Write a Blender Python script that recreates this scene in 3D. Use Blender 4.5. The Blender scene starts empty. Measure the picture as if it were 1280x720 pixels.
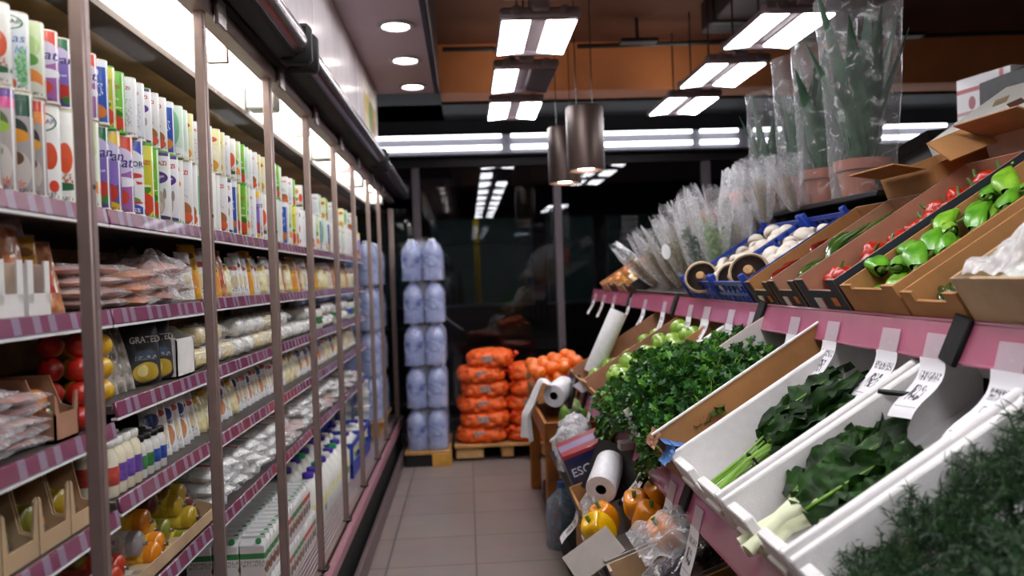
import bpy, bmesh, math, random
from math import sin, cos, pi, radians, sqrt, atan2, exp
from mathutils import Vector, Matrix, Euler, noise
random.seed(11)
SC = bpy.context.scene
COL = SC.collection

# ------------------------------------------------------------------ camera
H_EYE = 1.45
yc = Vector((-57.0, -12.0, 1000.0)).normalized()          # aisle direction seen by the lens (right, down, forward)
dn = Vector((0.035, 1.0, 0.0)); dn = (dn - yc * dn.dot(yc)).normalized()
xc = dn.cross(yc).normalized()
cam_d = bpy.data.cameras.new('camera')
cam = bpy.data.objects.new('camera', cam_d); COL.objects.link(cam)
R3 = Matrix(((xc[0], -xc[1], -xc[2]), (yc[0], -yc[1], -yc[2]), (-dn[0], dn[1], dn[2])))
cam.matrix_world = Matrix.Translation((0, 0, H_EYE)) @ R3.to_4x4()
cam_d.sensor_width = 36.0
cam_d.lens = 36.0 * 1000.0 / 1280.0
cam_d.clip_start = 0.05
cam_d.dof.use_dof = True
cam_d.dof.focus_distance = 2.15
cam_d.dof.aperture_fstop = 2.6
SC.camera = cam

# ------------------------------------------------------------------ light level
EXPOSURE = 0.0
PANEL_L, TUBE_L, SPOT_L, STRIP_L = 19.0, 8.5, 22.0, 4.5
SC.view_settings.view_transform = 'Standard'
SC.view_settings.look = 'None'
SC.view_settings.gamma = 1.0
SC.view_settings.exposure = EXPOSURE
SC.view_settings.use_curve_mapping = False
SC.cycles.max_bounces = 7
SC.cycles.diffuse_bounces = 3
SC.cycles.glossy_bounces = 3
SC.cycles.transmission_bounces = 4
SC.cycles.transparent_max_bounces = 28
SC.cycles.caustics_reflective = False
SC.cycles.caustics_refractive = False
SC.cycles.sample_clamp_indirect = 4.0
world = bpy.data.worlds.new('night'); SC.world = world; world.use_nodes = True
world.node_tree.nodes['Background'].inputs[0].default_value = (0.10, 0.07, 0.09, 1)
world.node_tree.nodes['Background'].inputs[1].default_value = 0.03

# ------------------------------------------------------------------ materials
def hx(s):
    out = []
    for i in (0, 2, 4):
        c = int(s[i:i+2], 16) / 255.0
        out.append(c / 12.92 if c <= 0.04045 else ((c + 0.055) / 1.055) ** 2.4)
    return tuple(out) + (1.0,)

def shade(c, k):
    return (min(1, c[0]*k), min(1, c[1]*k), min(1, c[2]*k), 1.0)

MATS = {}
def new_mat(name):
    m = bpy.data.materials.new(name); m.use_nodes = True
    nt = m.node_tree
    return m, nt, nt.nodes['Principled BSDF'], nt.nodes['Material Output']

def add_bump(nt, bs, vec, scale, strength, dist=0.004, detail=3.0):
    n = nt.nodes.new('ShaderNodeTexNoise'); n.inputs['Scale'].default_value = scale; n.inputs['Detail'].default_value = detail
    nt.links.new(vec, n.inputs['Vector'])
    b = nt.nodes.new('ShaderNodeBump'); b.inputs['Strength'].default_value = strength; b.inputs['Distance'].default_value = dist
    nt.links.new(n.outputs['Fac'], b.inputs['Height'])
    nt.links.new(b.outputs['Normal'], bs.inputs['Normal'])

def mat(name, c, rough=0.5, metal=0.0, var=0.12, vs=25.0, bump=0.0, bs_=80.0, coat=0.0, sss=0.0, c2=None, spec=0.5, trans=0.0, dist=0.004):
    if name in MATS: return MATS[name]
    m, nt, bs, out = new_mat(name)
    c = hx(c) if isinstance(c, str) else c
    tc = nt.nodes.new('ShaderNodeTexCoord')
    n = nt.nodes.new('ShaderNodeTexNoise'); n.inputs['Scale'].default_value = vs; n.inputs['Detail'].default_value = 3.0
    nt.links.new(tc.outputs['Object'], n.inputs['Vector'])
    r = nt.nodes.new('ShaderNodeValToRGB')
    r.color_ramp.elements[0].position = 0.32; r.color_ramp.elements[1].position = 0.68
    r.color_ramp.elements[0].color = shade(c, 1 - var)
    r.color_ramp.elements[1].color = (hx(c2) if isinstance(c2, str) else c2) if c2 else shade(c, 1 + var)
    nt.links.new(n.outputs['Fac'], r.inputs['Fac'])
    nt.links.new(r.outputs['Color'], bs.inputs['Base Color'])
    bs.inputs['Roughness'].default_value = rough
    bs.inputs['Metallic'].default_value = metal
    bs.inputs['Specular IOR Level'].default_value = spec
    bs.inputs['Coat Weight'].default_value = coat
    bs.inputs['Transmission Weight'].default_value = trans
    if sss:
        bs.inputs['Subsurface Weight'].default_value = sss
        bs.inputs['Subsurface Radius'].default_value = (0.01, 0.005, 0.003)
    if bump: add_bump(nt, bs, tc.outputs['Object'], bs_, bump, dist)
    MATS[name] = m
    return m

def emit(name, c, s):
    if name in MATS: return MATS[name]
    m, nt, bs, out = new_mat(name)
    c = hx(c)
    bs.inputs['Base Color'].default_value = (0.8, 0.8, 0.8, 1)
    bs.inputs['Emission Color'].default_value = c
    bs.inputs['Emission Strength'].default_value = s
    MATS[name] = m
    return m

def film(name, c='f4f4f8', base=0.10, edge=0.5, rough=0.12, wr=26.0, bump=0.7):
    """thin clear plastic: mostly see-through, milky where it turns edge-on or is creased"""
    if name in MATS: return MATS[name]
    m, nt, bs, out = new_mat(name)
    tc = nt.nodes.new('ShaderNodeTexCoord')
    bs.inputs['Base Color'].default_value = hx(c)
    bs.inputs['Roughness'].default_value = rough
    bs.inputs['Specular IOR Level'].default_value = 0.9
    add_bump(nt, bs, tc.outputs['Object'], wr, bump, 0.012, 4.0)
    tr = nt.nodes.new('ShaderNodeBsdfTransparent')
    lw = nt.nodes.new('ShaderNodeLayerWeight'); lw.inputs['Blend'].default_value = 0.35
    no = nt.nodes.new('ShaderNodeTexNoise'); no.inputs['Scale'].default_value = wr * 1.3; no.inputs['Detail'].default_value = 5.0
    no.inputs['Distortion'].default_value = 2.0
    nt.links.new(tc.outputs['Object'], no.inputs['Vector'])
    rp = nt.nodes.new('ShaderNodeMapRange')
    rp.inputs['From Min'].default_value = 0.56; rp.inputs['From Max'].default_value = 0.72
    rp.inputs['To Min'].default_value = 0.0; rp.inputs['To Max'].default_value = 0.4
    nt.links.new(no.outputs['Fac'], rp.inputs['Value'])
    ma = nt.nodes.new('ShaderNodeMath'); ma.operation = 'MULTIPLY_ADD'
    ma.inputs[1].default_value = edge; ma.inputs[2].default_value = base
    nt.links.new(lw.outputs['Facing'], ma.inputs[0])
    ad = nt.nodes.new('ShaderNodeMath'); ad.operation = 'ADD'; ad.use_clamp = True
    nt.links.new(ma.outputs[0], ad.inputs[0]); nt.links.new(rp.outputs[0], ad.inputs[1])
    mx = nt.nodes.new('ShaderNodeMixShader')
    nt.links.new(ad.outputs[0], mx.inputs['Fac'])
    nt.links.new(tr.outputs[0], mx.inputs[1]); nt.links.new(bs.outputs[0], mx.inputs[2])
    nt.links.new(mx.outputs[0], out.inputs['Surface'])
    MATS[name] = m
    return m

def pane(name, tint=(1, 1, 1, 1), ior=1.45, rough=0.0, k=1.0):
    if name in MATS: return MATS[name]
    m, nt, bs, out = new_mat(name)
    nt.nodes.remove(bs)
    tr = nt.nodes.new('ShaderNodeBsdfTransparent'); tr.inputs[0].default_value = tint
    gl = nt.nodes.new('ShaderNodeBsdfGlossy'); gl.inputs['Roughness'].default_value = rough
    tc = nt.nodes.new('ShaderNodeTexCoord')
    no = nt.nodes.new('ShaderNodeTexNoise'); no.inputs['Scale'].default_value = 3.0
    nt.links.new(tc.outputs['Object'], no.inputs['Vector'])
    bp = nt.nodes.new('ShaderNodeBump'); bp.inputs['Strength'].default_value = 0.02; bp.inputs['Distance'].default_value = 0.01
    nt.links.new(no.outputs['Fac'], bp.inputs['Height']); nt.links.new(bp.outputs[0], gl.inputs['Normal'])
    f0 = ((ior - 1) / (ior + 1)) ** 2
    fr = nt.nodes.new('ShaderNodeLayerWeight'); fr.inputs['Blend'].default_value = 0.5
    pw = nt.nodes.new('ShaderNodeMath'); pw.operation = 'POWER'; pw.inputs[1].default_value = 5.0
    nt.links.new(fr.outputs['Facing'], pw.inputs[0])
    sc = nt.nodes.new('ShaderNodeMath'); sc.operation = 'MULTIPLY_ADD'; sc.inputs[1].default_value = (1 - f0) * k; sc.inputs[2].default_value = f0
    nt.links.new(pw.outputs[0], sc.inputs[0])
    mx = nt.nodes.new('ShaderNodeMixShader')
    nt.links.new(sc.outputs[0], mx.inputs['Fac']); nt.links.new(tr.outputs[0], mx.inputs[1]); nt.links.new(gl.outputs[0], mx.inputs[2])
    nt.links.new(mx.outputs[0], out.inputs['Surface'])
    MATS[name] = m
    return m

def print_mat(name, base, bands=(), blobs=(), scr=(), axes='yz', rough=0.3, coat=0.2):
    """packaging print in the thing's own coordinates. bands: (from z, colour); blobs: (u, z, ru, rz, colour); scr: (u0, u1, z0, z1, colour) small-type areas"""
    if name in MATS: return MATS[name]
    m, nt, bs, out = new_mat(name)
    L = nt.links.new
    tc = nt.nodes.new('ShaderNodeTexCoord')
    sx = nt.nodes.new('ShaderNodeSeparateXYZ'); L(tc.outputs['Object'], sx.inputs[0])
    U = sx.outputs['Y'] if axes[0] == 'y' else sx.outputs['X']
    Z = sx.outputs['Z']
    def math_(op, a, b=None):
        n = nt.nodes.new('ShaderNodeMath'); n.operation = op
        for i, v in enumerate((a, b)):
            if v is None: continue
            if isinstance(v, (int, float)): n.inputs[i].default_value = v
            else: L(v, n.inputs[i])
        return n.outputs[0]
    cur = None
    def mixin(fac, col):
        nonlocal cur
        n = nt.nodes.new('ShaderNodeMix'); n.data_type = 'RGBA'
        L(fac, n.inputs[0])
        if cur is None: n.inputs[6].default_value = hx(base)
        else: L(cur, n.inputs[6])
        n.inputs[7].default_value = hx(col)
        cur = n.outputs[2]
    nz = nt.nodes.new('ShaderNodeTexNoise'); nz.inputs['Scale'].default_value = 9.0
    L(tc.outputs['Object'], nz.inputs['Vector'])
    mixin(math_('MULTIPLY', nz.outputs['Fac'], 0.06), 'd8d4d0')
    for z0, col in bands: mixin(math_('GREATER_THAN', Z, z0), col)
    for u, z, ru, rz, col in blobs:
        du = math_('MULTIPLY', math_('SUBTRACT', U, u), 1.0 / ru)
        dz = math_('MULTIPLY', math_('SUBTRACT', Z, z), 1.0 / rz)
        s = math_('ADD', math_('MULTIPLY', du, du), math_('MULTIPLY', dz, dz))
        mixin(math_('LESS_THAN', s, 1.0), col)
    for u0, u1, z0, z1, col in scr:
        ins = math_('MULTIPLY', math_('MULTIPLY', math_('GREATER_THAN', U, u0), math_('LESS_THAN', U, u1)),
                    math_('MULTIPLY', math_('GREATER_THAN', Z, z0), math_('LESS_THAN', Z, z1)))
        mp = nt.nodes.new('ShaderNodeMapping'); mp.inputs['Scale'].default_value = (420, 420, 160)
        L(tc.outputs['Object'], mp.inputs[0])
        n2 = nt.nodes.new('ShaderNodeTexNoise'); n2.inputs['Scale'].default_value = 1.0; n2.inputs['Detail'].default_value = 1.0
        L(mp.outputs[0], n2.inputs['Vector'])
        mixin(math_('MULTIPLY', ins, math_('GREATER_THAN', n2.outputs['Fac'], 0.53)), col)
    L(cur, bs.inputs['Base Color'])
    bs.inputs['Roughness'].default_value = rough
    bs.inputs['Coat Weight'].default_value = coat
    MATS[name] = m
    return m

# ------------------------------------------------------------------ geometry
class MB:
    def __init__(s): s.v = []; s.f = []; s.m = []
    def add(s, vs, fs, mat=0, M=None):
        o = len(s.v)
        s.v += [tuple(M @ Vector(v)) for v in vs] if M is not None else [tuple(v) for v in vs]
        s.f += [tuple(i + o for i in f) for f in fs]
        s.m += [mat] * len(fs)
        return s
    def box(s, c, d, mat=0, rot=None, bev=0.0):
        hx_, hy, hz = d[0]/2, d[1]/2, d[2]/2
        b = min(bev, hx_*0.49, hy*0.49, hz*0.49)
        M = Matrix.Translation(c)
        if rot is not None: M = M @ (rot.to_4x4() if isinstance(rot, Matrix) else Euler(rot).to_matrix().to_4x4())
        h = (hx_, hy, hz)
        if b <= 0:
            vs = [(x*hx_, y*hy, z*hz) for x in (-1, 1) for y in (-1, 1) for z in (-1, 1)]
            fs = [(0,1,3,2), (4,6,7,5), (0,4,5,1), (2,3,7,6), (0,2,6,4), (1,5,7,3)]
            return s.add(vs, fs, mat, M)
        vs = []; idx = {}
        for sx in (-1, 1):
            for sy in (-1, 1):
                for sz in (-1, 1):
                    for a in range(3):
                        sg = (sx, sy, sz)
                        p = [sg[k] * (h[k] if k == a else h[k] - b) for k in range(3)]
                        idx[(sx, sy, sz, a)] = len(vs); vs.append(p)
        fs = []
        def put(f):
            p = [Vector(vs[i]) for i in f]
            n = (p[1]-p[0]).cross(p[2]-p[0]); c0 = sum(p, Vector()) / len(p)
            fs.append(tuple(f) if n.dot(c0) > 0 else tuple(reversed(f)))
        def key(a, sa, b_, sb, c_, sc_):
            k = [0, 0, 0]; k[a] = sa; k[b_] = sb; k[c_] = sc_
            return tuple(k)
        for a in range(3):
            b_, c_ = (a+1) % 3, (a+2) % 3
            for sa in (-1, 1):
                put([idx[key(a, sa, b_, q, c_, r) + (a,)] for q, r in ((-1,-1), (1,-1), (1,1), (-1,1))])
            for sb in (-1, 1):                # edges along a
                for sc_ in (-1, 1):
                    put([idx[key(a, -1, b_, sb, c_, sc_) + (b_,)], idx[key(a, 1, b_, sb, c_, sc_) + (b_,)],
                         idx[key(a, 1, b_, sb, c_, sc_) + (c_,)], idx[key(a, -1, b_, sb, c_, sc_) + (c_,)]])
        for sx in (-1, 1):
            for sy in (-1, 1):
                for sz in (-1, 1): put([idx[(sx, sy, sz, a)] for a in range(3)])
        return s.add(vs, fs, mat, M)
    def tube(s, pts, r, n=8, mat=0, caps=True, M=None, flat=1.0):
        pts = [Vector(p) for p in pts]; k = len(pts)
        rs = r if isinstance(r, (list, tuple)) else [r] * k
        t0 = (pts[1] - pts[0]).normalized()
        a = t0.orthogonal().normalized()
        vs = []
        for i in range(k):
            t = ((pts[min(i+1, k-1)] - pts[max(i-1, 0)])).normalized()
            a = (a - t * a.dot(t))
            a = a.normalized() if a.length > 1e-6 else t.orthogonal().normalized()
            b = t.cross(a)
            for j in range(n):
                q = 2*pi*j/n
                vs.append(pts[i] + a * (cos(q)*rs[i]) + b * (sin(q)*rs[i]*flat))
        fs = [(i*n+j, i*n+(j+1) % n, (i+1)*n+(j+1) % n, (i+1)*n+j) for i in range(k-1) for j in range(n)]
        if caps: fs += [tuple(range(n))[::-1], tuple((k-1)*n + j for j in range(n))]
        return s.add(vs, fs, mat, M)
    def cyl(s, p0, p1, r0, r1=None, n=16, mat=0, caps=True, M=None):
        return s.tube([p0, p1], [r0, r0 if r1 is None else r1], n, mat, caps, M)
    def lathe(s, prof, n=24, mat=0, M=None, mats=None, sx=1.0, sy=1.0, pw=1.0, cap=True):
        vs = []; fs = []; ms = []
        for r, z in prof:
            for j in range(n):
                q = 2*pi*j/n
                c, d = cos(q), sin(q)
                if pw != 1.0:
                    c = math.copysign(abs(c)**pw, c); d = math.copysign(abs(d)**pw, d)
                vs.append((c*r*sx, d*r*sy, z))
        for i in range(len(prof)-1):
            for j in range(n):
                fs.append((i*n+j, i*n+(j+1) % n, (i+1)*n+(j+1) % n, (i+1)*n+j))
                ms.append(mats[i] if mats else mat)
        if cap and prof[0][0] > 1e-5: fs.append(tuple(range(n))[::-1]); ms.append(mats[0] if mats else mat)
        if cap and prof[-1][0] > 1e-5: fs.append(tuple((len(prof)-1)*n+j for j in range(n))); ms.append(mats[-1] if mats else mat)
        o = len(s.m); s.add(vs, fs, 0, M); s.m[o:] = ms
        return s
    def surf(s, fn, nu, nv, mat=0, M=None, closeu=False):
        ku = nu if closeu else nu + 1
        vs = [fn(i/nu, j/nv) for j in range(nv+1) for i in range(ku)]
        fs = []
        for j in range(nv):
            for i in range(nu):
                i2 = (i+1) % ku
                fs.append((j*ku+i, j*ku+i2, (j+1)*ku+i2, (j+1)*ku+i))
        return s.add(vs, fs, mat, M)
    def ribbon(s, pts, w, th=0.0008, mat=0, M=None):
        """a strip of thickness th: pts run along it, w is its width vector"""
        pts = [Vector(p) for p in pts]; w = Vector(w); k = len(pts); vs = []
        for i in range(k):
            t = (pts[min(i+1, k-1)] - pts[max(i-1, 0)]).normalized()
            nn = t.cross(w).normalized() * (th/2)
            for a, b in ((-.5, 1), (.5, 1), (.5, -1), (-.5, -1)): vs.append(pts[i] + w*a + nn*b)
        fs = [(i*4+j, i*4+(j+1) % 4, (i+1)*4+(j+1) % 4, (i+1)*4+j) for i in range(k-1) for j in range(4)]
        fs += [(3, 2, 1, 0), tuple((k-1)*4+j for j in range(4))]
        return s.add(vs, fs, mat, M)
    def blob(s, c, r, nu=16, nv=10, mat=0, fn=None, M=None):
        """ellipsoid with radius factor fn(unit vector)"""
        c = Vector(c); vs = []; fs = []
        r = (r, r, r) if isinstance(r, (int, float)) else r
        for j in range(1, nv):
            th = pi*j/nv
            for i in range(nu):
                ph = 2*pi*i/nu
                u = Vector((sin(th)*cos(ph), sin(th)*sin(ph), -cos(th)))
                k = fn(u) if fn else 1.0
                vs.append(c + Vector((u.x*r[0]*k, u.y*r[1]*k, u.z*r[2]*k)))
        kb = fn(Vector((0,0,-1))) if fn else 1.0; kt = fn(Vector((0,0,1))) if fn else 1.0
        b = len(vs); vs.append(c + Vector((0, 0, -r[2]*kb))); vs.append(c + Vector((0, 0, r[2]*kt)))
        for j in range(nv-2):
            for i in range(nu):
                i2 = (i+1) % nu
                fs.append((j*nu+i, j*nu+i2, (j+1)*nu+i2, (j+1)*nu+i))
        for i in range(nu):
            i2 = (i+1) % nu
            fs.append((b, i2, i)); fs.append((b+1, (nv-2)*nu+i, (nv-2)*nu+i2))
        return s.add(vs, fs, mat, M)
    def bend(s, fn):
        s.v = [tuple(fn(Vector(v))) for v in s.v]; return s
    def build(s, name, mats, parent=None, ang=40, smooth=True):
        me = bpy.data.meshes.new(name)
        me.from_pydata(s.v, [], s.f)
        if not isinstance(mats, (list, tuple)): mats = [mats]
        for m_ in mats: me.materials.append(m_)
        me.polygons.foreach_set('material_index', s.m)
        if smooth:
            me.shade_smooth(); me.set_sharp_from_angle(angle=radians(ang))
        me.update()
        return link(bpy.data.objects.new(name, me), parent)

KIDS = {}
def link(o, parent=None):
    COL.objects.link(o)
    if parent is not None:
        o.parent = parent
        KIDS.setdefault(parent.name, []).append(o)
    return o

def tag(o, label=None, cat=None, group=None, kind=None):
    if label: o['label'] = label
    if cat: o['category'] = cat
    if group: o['group'] = group
    if kind: o['kind'] = kind
    return o

def thing(name, label, cat, loc=(0,0,0), rot=(0,0,0), group=None, scale=1.0):
    o = bpy.data.objects.new(name, None); COL.objects.link(o)
    o.empty_display_size = 0.05
    o.location = loc; o.rotation_euler = rot
    o.scale = (scale,)*3 if isinstance(scale, (int, float)) else scale
    return tag(o, label, cat, group)

def struct(o):
    o['kind'] = 'structure'; return o

def put(o, loc=None, rot=None, scale=None):
    if loc is not None: o.location = loc
    if rot is not None:
        o.rotation_euler = rot if not isinstance(rot, Matrix) else rot.to_euler()
    if scale is not None: o.scale = (scale,)*3 if isinstance(scale, (int, float)) else scale
    return o

def copy_tree(o, parent=None):
    c = o.copy(); COL.objects.link(c)
    if parent is not None:
        c.parent = parent; KIDS.setdefault(parent.name, []).append(c)
    for ch in KIDS.get(o.name, []): copy_tree(ch, c)
    return c

class Kind:
    """one kind of thing: built once, then copied with its parts"""
    def __init__(s, make): s.make = make; s.first = None
    def place(s, loc, rot=(0,0,0), label=None, group=None, scale=1.0, cat=None):
        if s.first is None: o = s.first = s.make()
        else: o = copy_tree(s.first)
        put(o, loc, rot, scale)
        if 'group' in o: del o['group']
        return tag(o, label, cat, group)

TXT = {}
def text_geo(word, size=1.0, shear=0.0, bold=0.0):
    k = (word, shear, bold)
    if k not in TXT:
        cu = bpy.data.curves.new('t', 'FONT'); cu.body = word; cu.align_x = 'CENTER'; cu.align_y = 'CENTER'
        cu.resolution_u = 3; cu.shear = shear; cu.offset = bold
        ob = bpy.data.objects.new('t', cu); COL.objects.link(ob)
        dg = bpy.context.evaluated_depsgraph_get(); dg.update()
        me = bpy.data.meshes.new_from_object(ob.evaluated_get(dg))
        bm = bmesh.new(); bm.from_mesh(me)
        bmesh.ops.triangulate(bm, faces=bm.faces)
        bmesh.ops.subdivide_edges(bm, edges=[e for e in bm.edges if e.calc_length() > 0.25], cuts=2)
        TXT[k] = ([v.co.copy() for v in bm.verts], [tuple(v.index for v in f.verts) for f in bm.faces] if not bm.verts.index_update() else [])
        bm.free(); bpy.data.objects.remove(ob); bpy.data.curves.remove(cu); bpy.data.meshes.remove(me)
    vs, fs = TXT[k]
    return [v * size for v in vs], fs

def text_flat(mb, word, size, M, mat=0, shear=0.0, bold=0.0):
    vs, fs = text_geo(word, size, shear, bold)
    mb.add(vs, fs, mat, M)

def nz(v, s=1.0, o=0.0):
    return noise.noise(Vector(v) * s + Vector((o, o*1.7, -o)))
# ------------------------------------------------------------------ shared materials
STEEL = mat('brushed_steel', '8d817f', 0.42, 0.75, 0.06, 60)
POSTM = mat('post_aluminium', '94807b', 0.45, 0.55, 0.06, 30)
BLACKP = mat('black_plastic', '141214', 0.42, 0, 0.1)
BLACKM = mat('black_matte', '0b090a', 0.75, 0, 0.1)
WHITEP = mat('white_plastic', 'eceaea', 0.38, 0, 0.03)
WHITEPAINT = mat('white_enamel', 'f2f2ee', 0.3, 0, 0.03)
GREYP = mat('grey_plastic', '8c8486', 0.5, 0, 0.06)
CARD = mat('brown_cardboard', 'a97847', 0.85, 0, 0.10, 14, 0.12, 120)
CARD2 = mat('pale_cardboard', 'b79a78', 0.85, 0, 0.10, 14, 0.12, 120)
CARDR = mat('reddish_cardboard', 'a5765c', 0.85, 0, 0.10, 14, 0.12, 120)
CARDG = mat('greyish_cardboard', '8f8681', 0.85, 0, 0.08, 14, 0.1, 120)
NAVY = mat('navy_printed_card', '1b2130', 0.5, 0, 0.2, 9)
DARKCARD = mat('dark_printed_card', '2b2523', 0.6, 0, 0.25, 9)
FOAM = mat('white_foam', 'efecec', 0.7, 0, 0.03, 40, 0.25, 260)
PAPER = mat('white_paper', 'f3f1f4', 0.6, 0, 0.02)
INK = mat('black_ink', '1d1b22', 0.6, 0, 0.1)
PINK = mat('pink_plastic_strip', 'b5617f', 0.22, 0, 0.06, 12, coat=0.5)
WOOD = mat('pale_wood', 'b98a52', 0.7, 0, 0.2, 12)
ORWOOD = mat('orange_wood', '9a5a20', 0.6, 0, 0.2, 12)
CLEAR = film('clear_film')
CLEAR2 = film('crinkled_film', base=0.09, edge=0.58, wr=30, bump=1.0)
SLEEVE = film('sleeve_film', base=0.05, edge=0.30, wr=11, bump=0.5)
PACKF = film('pack_film', base=0.05, edge=0.35, wr=40, bump=0.9)
GLASS = pane('door_glass', (0.985, 0.99, 0.99, 1), 1.03, k=0.012)
WGLASS = pane('window_glass', (0.75, 0.77, 0.8, 1), 1.6)

# floor tiles
def tile_floor():
    m, nt, bs, out = new_mat('floor_tiles')
    L = nt.links.new
    tc = nt.nodes.new('ShaderNodeTexCoord')
    br = nt.nodes.new('ShaderNodeTexBrick'); br.offset = 0.0; br.squash = 1.0
    br.inputs['Scale'].default_value = 1.0
    br.inputs['Brick Width'].default_value = 0.45; br.inputs['Row Height'].default_value = 0.45
    br.inputs['Mortar Size'].default_value = 0.005
    br.inputs['Color1'].default_value = hx('93807b'); br.inputs['Color2'].default_value = hx('897772'); br.inputs['Mortar'].default_value = hx('5c5150')
    L(tc.outputs['Object'], br.inputs['Vector'])
    no = nt.nodes.new('ShaderNodeTexNoise'); no.inputs['Scale'].default_value = 6.0; no.inputs['Detail'].default_value = 5
    L(tc.outputs['Object'], no.inputs['Vector'])
    mx = nt.nodes.new('ShaderNodeMix'); mx.data_type = 'RGBA'; mx.blend_type = 'MULTIPLY'; mx.inputs[0].default_value = 0.35
    L(br.outputs['Color'], mx.inputs[6]); L(no.outputs['Color'], mx.inputs[7])
    hs = nt.nodes.new('ShaderNodeHueSaturation'); hs.inputs['Saturation'].default_value = 0.8
    L(mx.outputs[2], hs.inputs['Color'])
    L(hs.outputs[0], bs.inputs['Base Color'])
    bs.inputs['Roughness'].default_value = 0.42
    return m

Y0, Y1 = -3.0, 7.75
struct(MB().box((1.5, (Y0+Y1)/2, -0.05), (8.6, Y1-Y0, 0.1)).build('floor', tile_floor()))
BROWN = mat('brown_ceiling_paint', '5e3a2a', 0.8, 0, 0.15, 2)
ORANGE = mat('orange_beam_paint', 'd98c58', 0.75, 0, 0.10, 2)
LILAC = mat('lilac_soffit_paint', 'a8979c', 0.7, 0, 0.05, 2)
DARKW = mat('dark_wall_paint', '1d1b1f', 0.45, 0, 0.1, 3)
GLOSSP = mat('glossy_fascia_laminate', 'f4eef4', 0.2, 0, 0.10, 3.5, 0.25, 2.5, coat=0.4, dist=0.03)

# ceiling: brown slab, orange dropped beam at the far end, dark header over the window, lilac soffit above the cooler
struct(MB().box((2.83, 1.9, 3.42), (6.0, 9.8, 0.1)).build('ceiling', BROWN))
struct(MB().box((2.83, 6.98, 3.185), (6.0, 0.76, 0.42)).build('beam_back', ORANGE))
struct(MB().box((1.5, 7.3, 2.985), (8.6, 0.7, 0.06)).build('ceiling_back', BLACKM))
struct(MB().box((-0.98, 1.05, 2.68), (1.64, 8.1, 0.10)).build('ceiling_left', LILAC))
struct(MB().box((-0.145, 1.05, 3.05), (0.03, 8.1, 0.85)).build('trim_1', BLACKP))
struct(MB().box((-0.98, 6.4, 2.985), (1.64, 2.6, 0.06)).build('ceiling_left_end', BLACKM))
struct(MB().box((-1.75, 2.4, 1.5), (0.1, 10.8, 3.0)).build('wall_left', DARKW))
struct(MB().box((5.75, 2.4, 1.7), (0.1, 10.8, 3.5)).build('wall_right', mat('beige_wall_paint', '9c8878', 0.8, 0, 0.05, 2)))
struct(MB().box((1.5, -3.05, 1.7), (8.6, 0.1, 3.5)).build('wall_front', mat('dim_wall_paint', '6f6462', 0.8, 0, 0.05, 2)))
struct(MB().box((1.5, 7.72, 2.86), (8.6, 0.12, 0.6)).build('wall_back', DARKW))

# shop window: low kerb, panes, mullions
wf = struct(MB().box((1.5, 7.66, 0.06), (8.6, 0.14, 0.12), bev=0.01).box((1.5, 7.66, 2.54), (8.6, 0.12, 0.06))
            .box((1.5, 7.655, 0.27), (8.6, 0.05, 0.03)).build('window_1', mat('dark_window_frame', '2a2629', 0.5, 0.3, 0.1)))
for i, x in enumerate((-1.9, -0.45, 0.895, 2.35, 3.8, 5.3)):
    MB().box((x, 7.655, 1.32), (0.075, 0.09, 2.42), bev=0.008).build('mullion', mat('grey_mullion', '6c6268', 0.45, 0.3, 0.06), wf)
for x0, x1 in ((-1.86, -0.49), (-0.41, 0.855), (0.935, 2.31), (2.39, 3.76), (3.84, 5.26)):
    MB().box(((x0+x1)/2, 7.66, 1.32), (x1-x0, 0.012, 2.42)).build('pane', WGLASS, wf)
struct(MB().box((1.5, 6.98, 0.006), (8.0, 1.1, 0.012)).build('floor_mat_strip', BLACKM))

# light strip box above the window
ls = thing('strip_light_box', 'long white double strip light box above the dark window', 'light', (1.75, 7.5, 2.695))
MB().box((0, 0.05, 0), (7.5, 0.12, 0.19), bev=0.008).build('housing', mat('pale_light_housing', '77757c', 0.4, 0, 0.04), ls)
STRIP = emit('strip_light_glow', 'f2f6ff', STRIP_L)
for z in (0.070, -0.035):
    for x0, x1 in ((-3.0, -1.38), (-1.29, 0.42), (0.50, 0.86), (1.02, 1.55), (1.66, 2.9), (3.0, 3.7)):
        MB().cyl((x0, -0.045, z), (x1, -0.045, z), 0.018 if z > 0 else 0.022, n=10).build('tube', STRIP, ls)

# ceiling pipes and dark beams hung under the ceiling
pp = thing('ceiling_pipe', 'thin dark pipe running across in front of the orange beam', 'pipe', (0, 6.0, 3.18))
MB().tube([(-0.12, 0, -0.02), (0.25, 0, -0.02), (0.36, 0, -0.05), (0.42, 0, -0.12)], 0.018, 8).tube([(0.9, 0.05, 0.0), (5.6, 0.05, 0.06)], 0.018, 8).build('conduit', BLACKP, pp)
for x, z in ((1.35, 0.02), (2.2, 0.02), (3.4, 0.03)):
    MB().box((x, 0.0, z+0.08), (0.02, 0.02, 0.2)).box((x, -0.05, z-0.02), (0.28, 0.1, 0.03), bev=0.005).build('bracket', BLACKP, pp)
db = thing('ceiling_duct', 'dark duct box hung under the brown ceiling above the pendants', 'duct', (2.0, 4.9, 3.2))
MB().box((0, 0, 0.06), (0.5, 1.6, 0.22), bev=0.015).build('duct_box', mat('dark_duct', '2a2022', 0.6, 0.2, 0.1), db)
for y in (-0.5, 0.5): MB().box((0, y, 0.06), (0.54, 0.04, 0.26), bev=0.004).build('flange', BLACKP, db)

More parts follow.
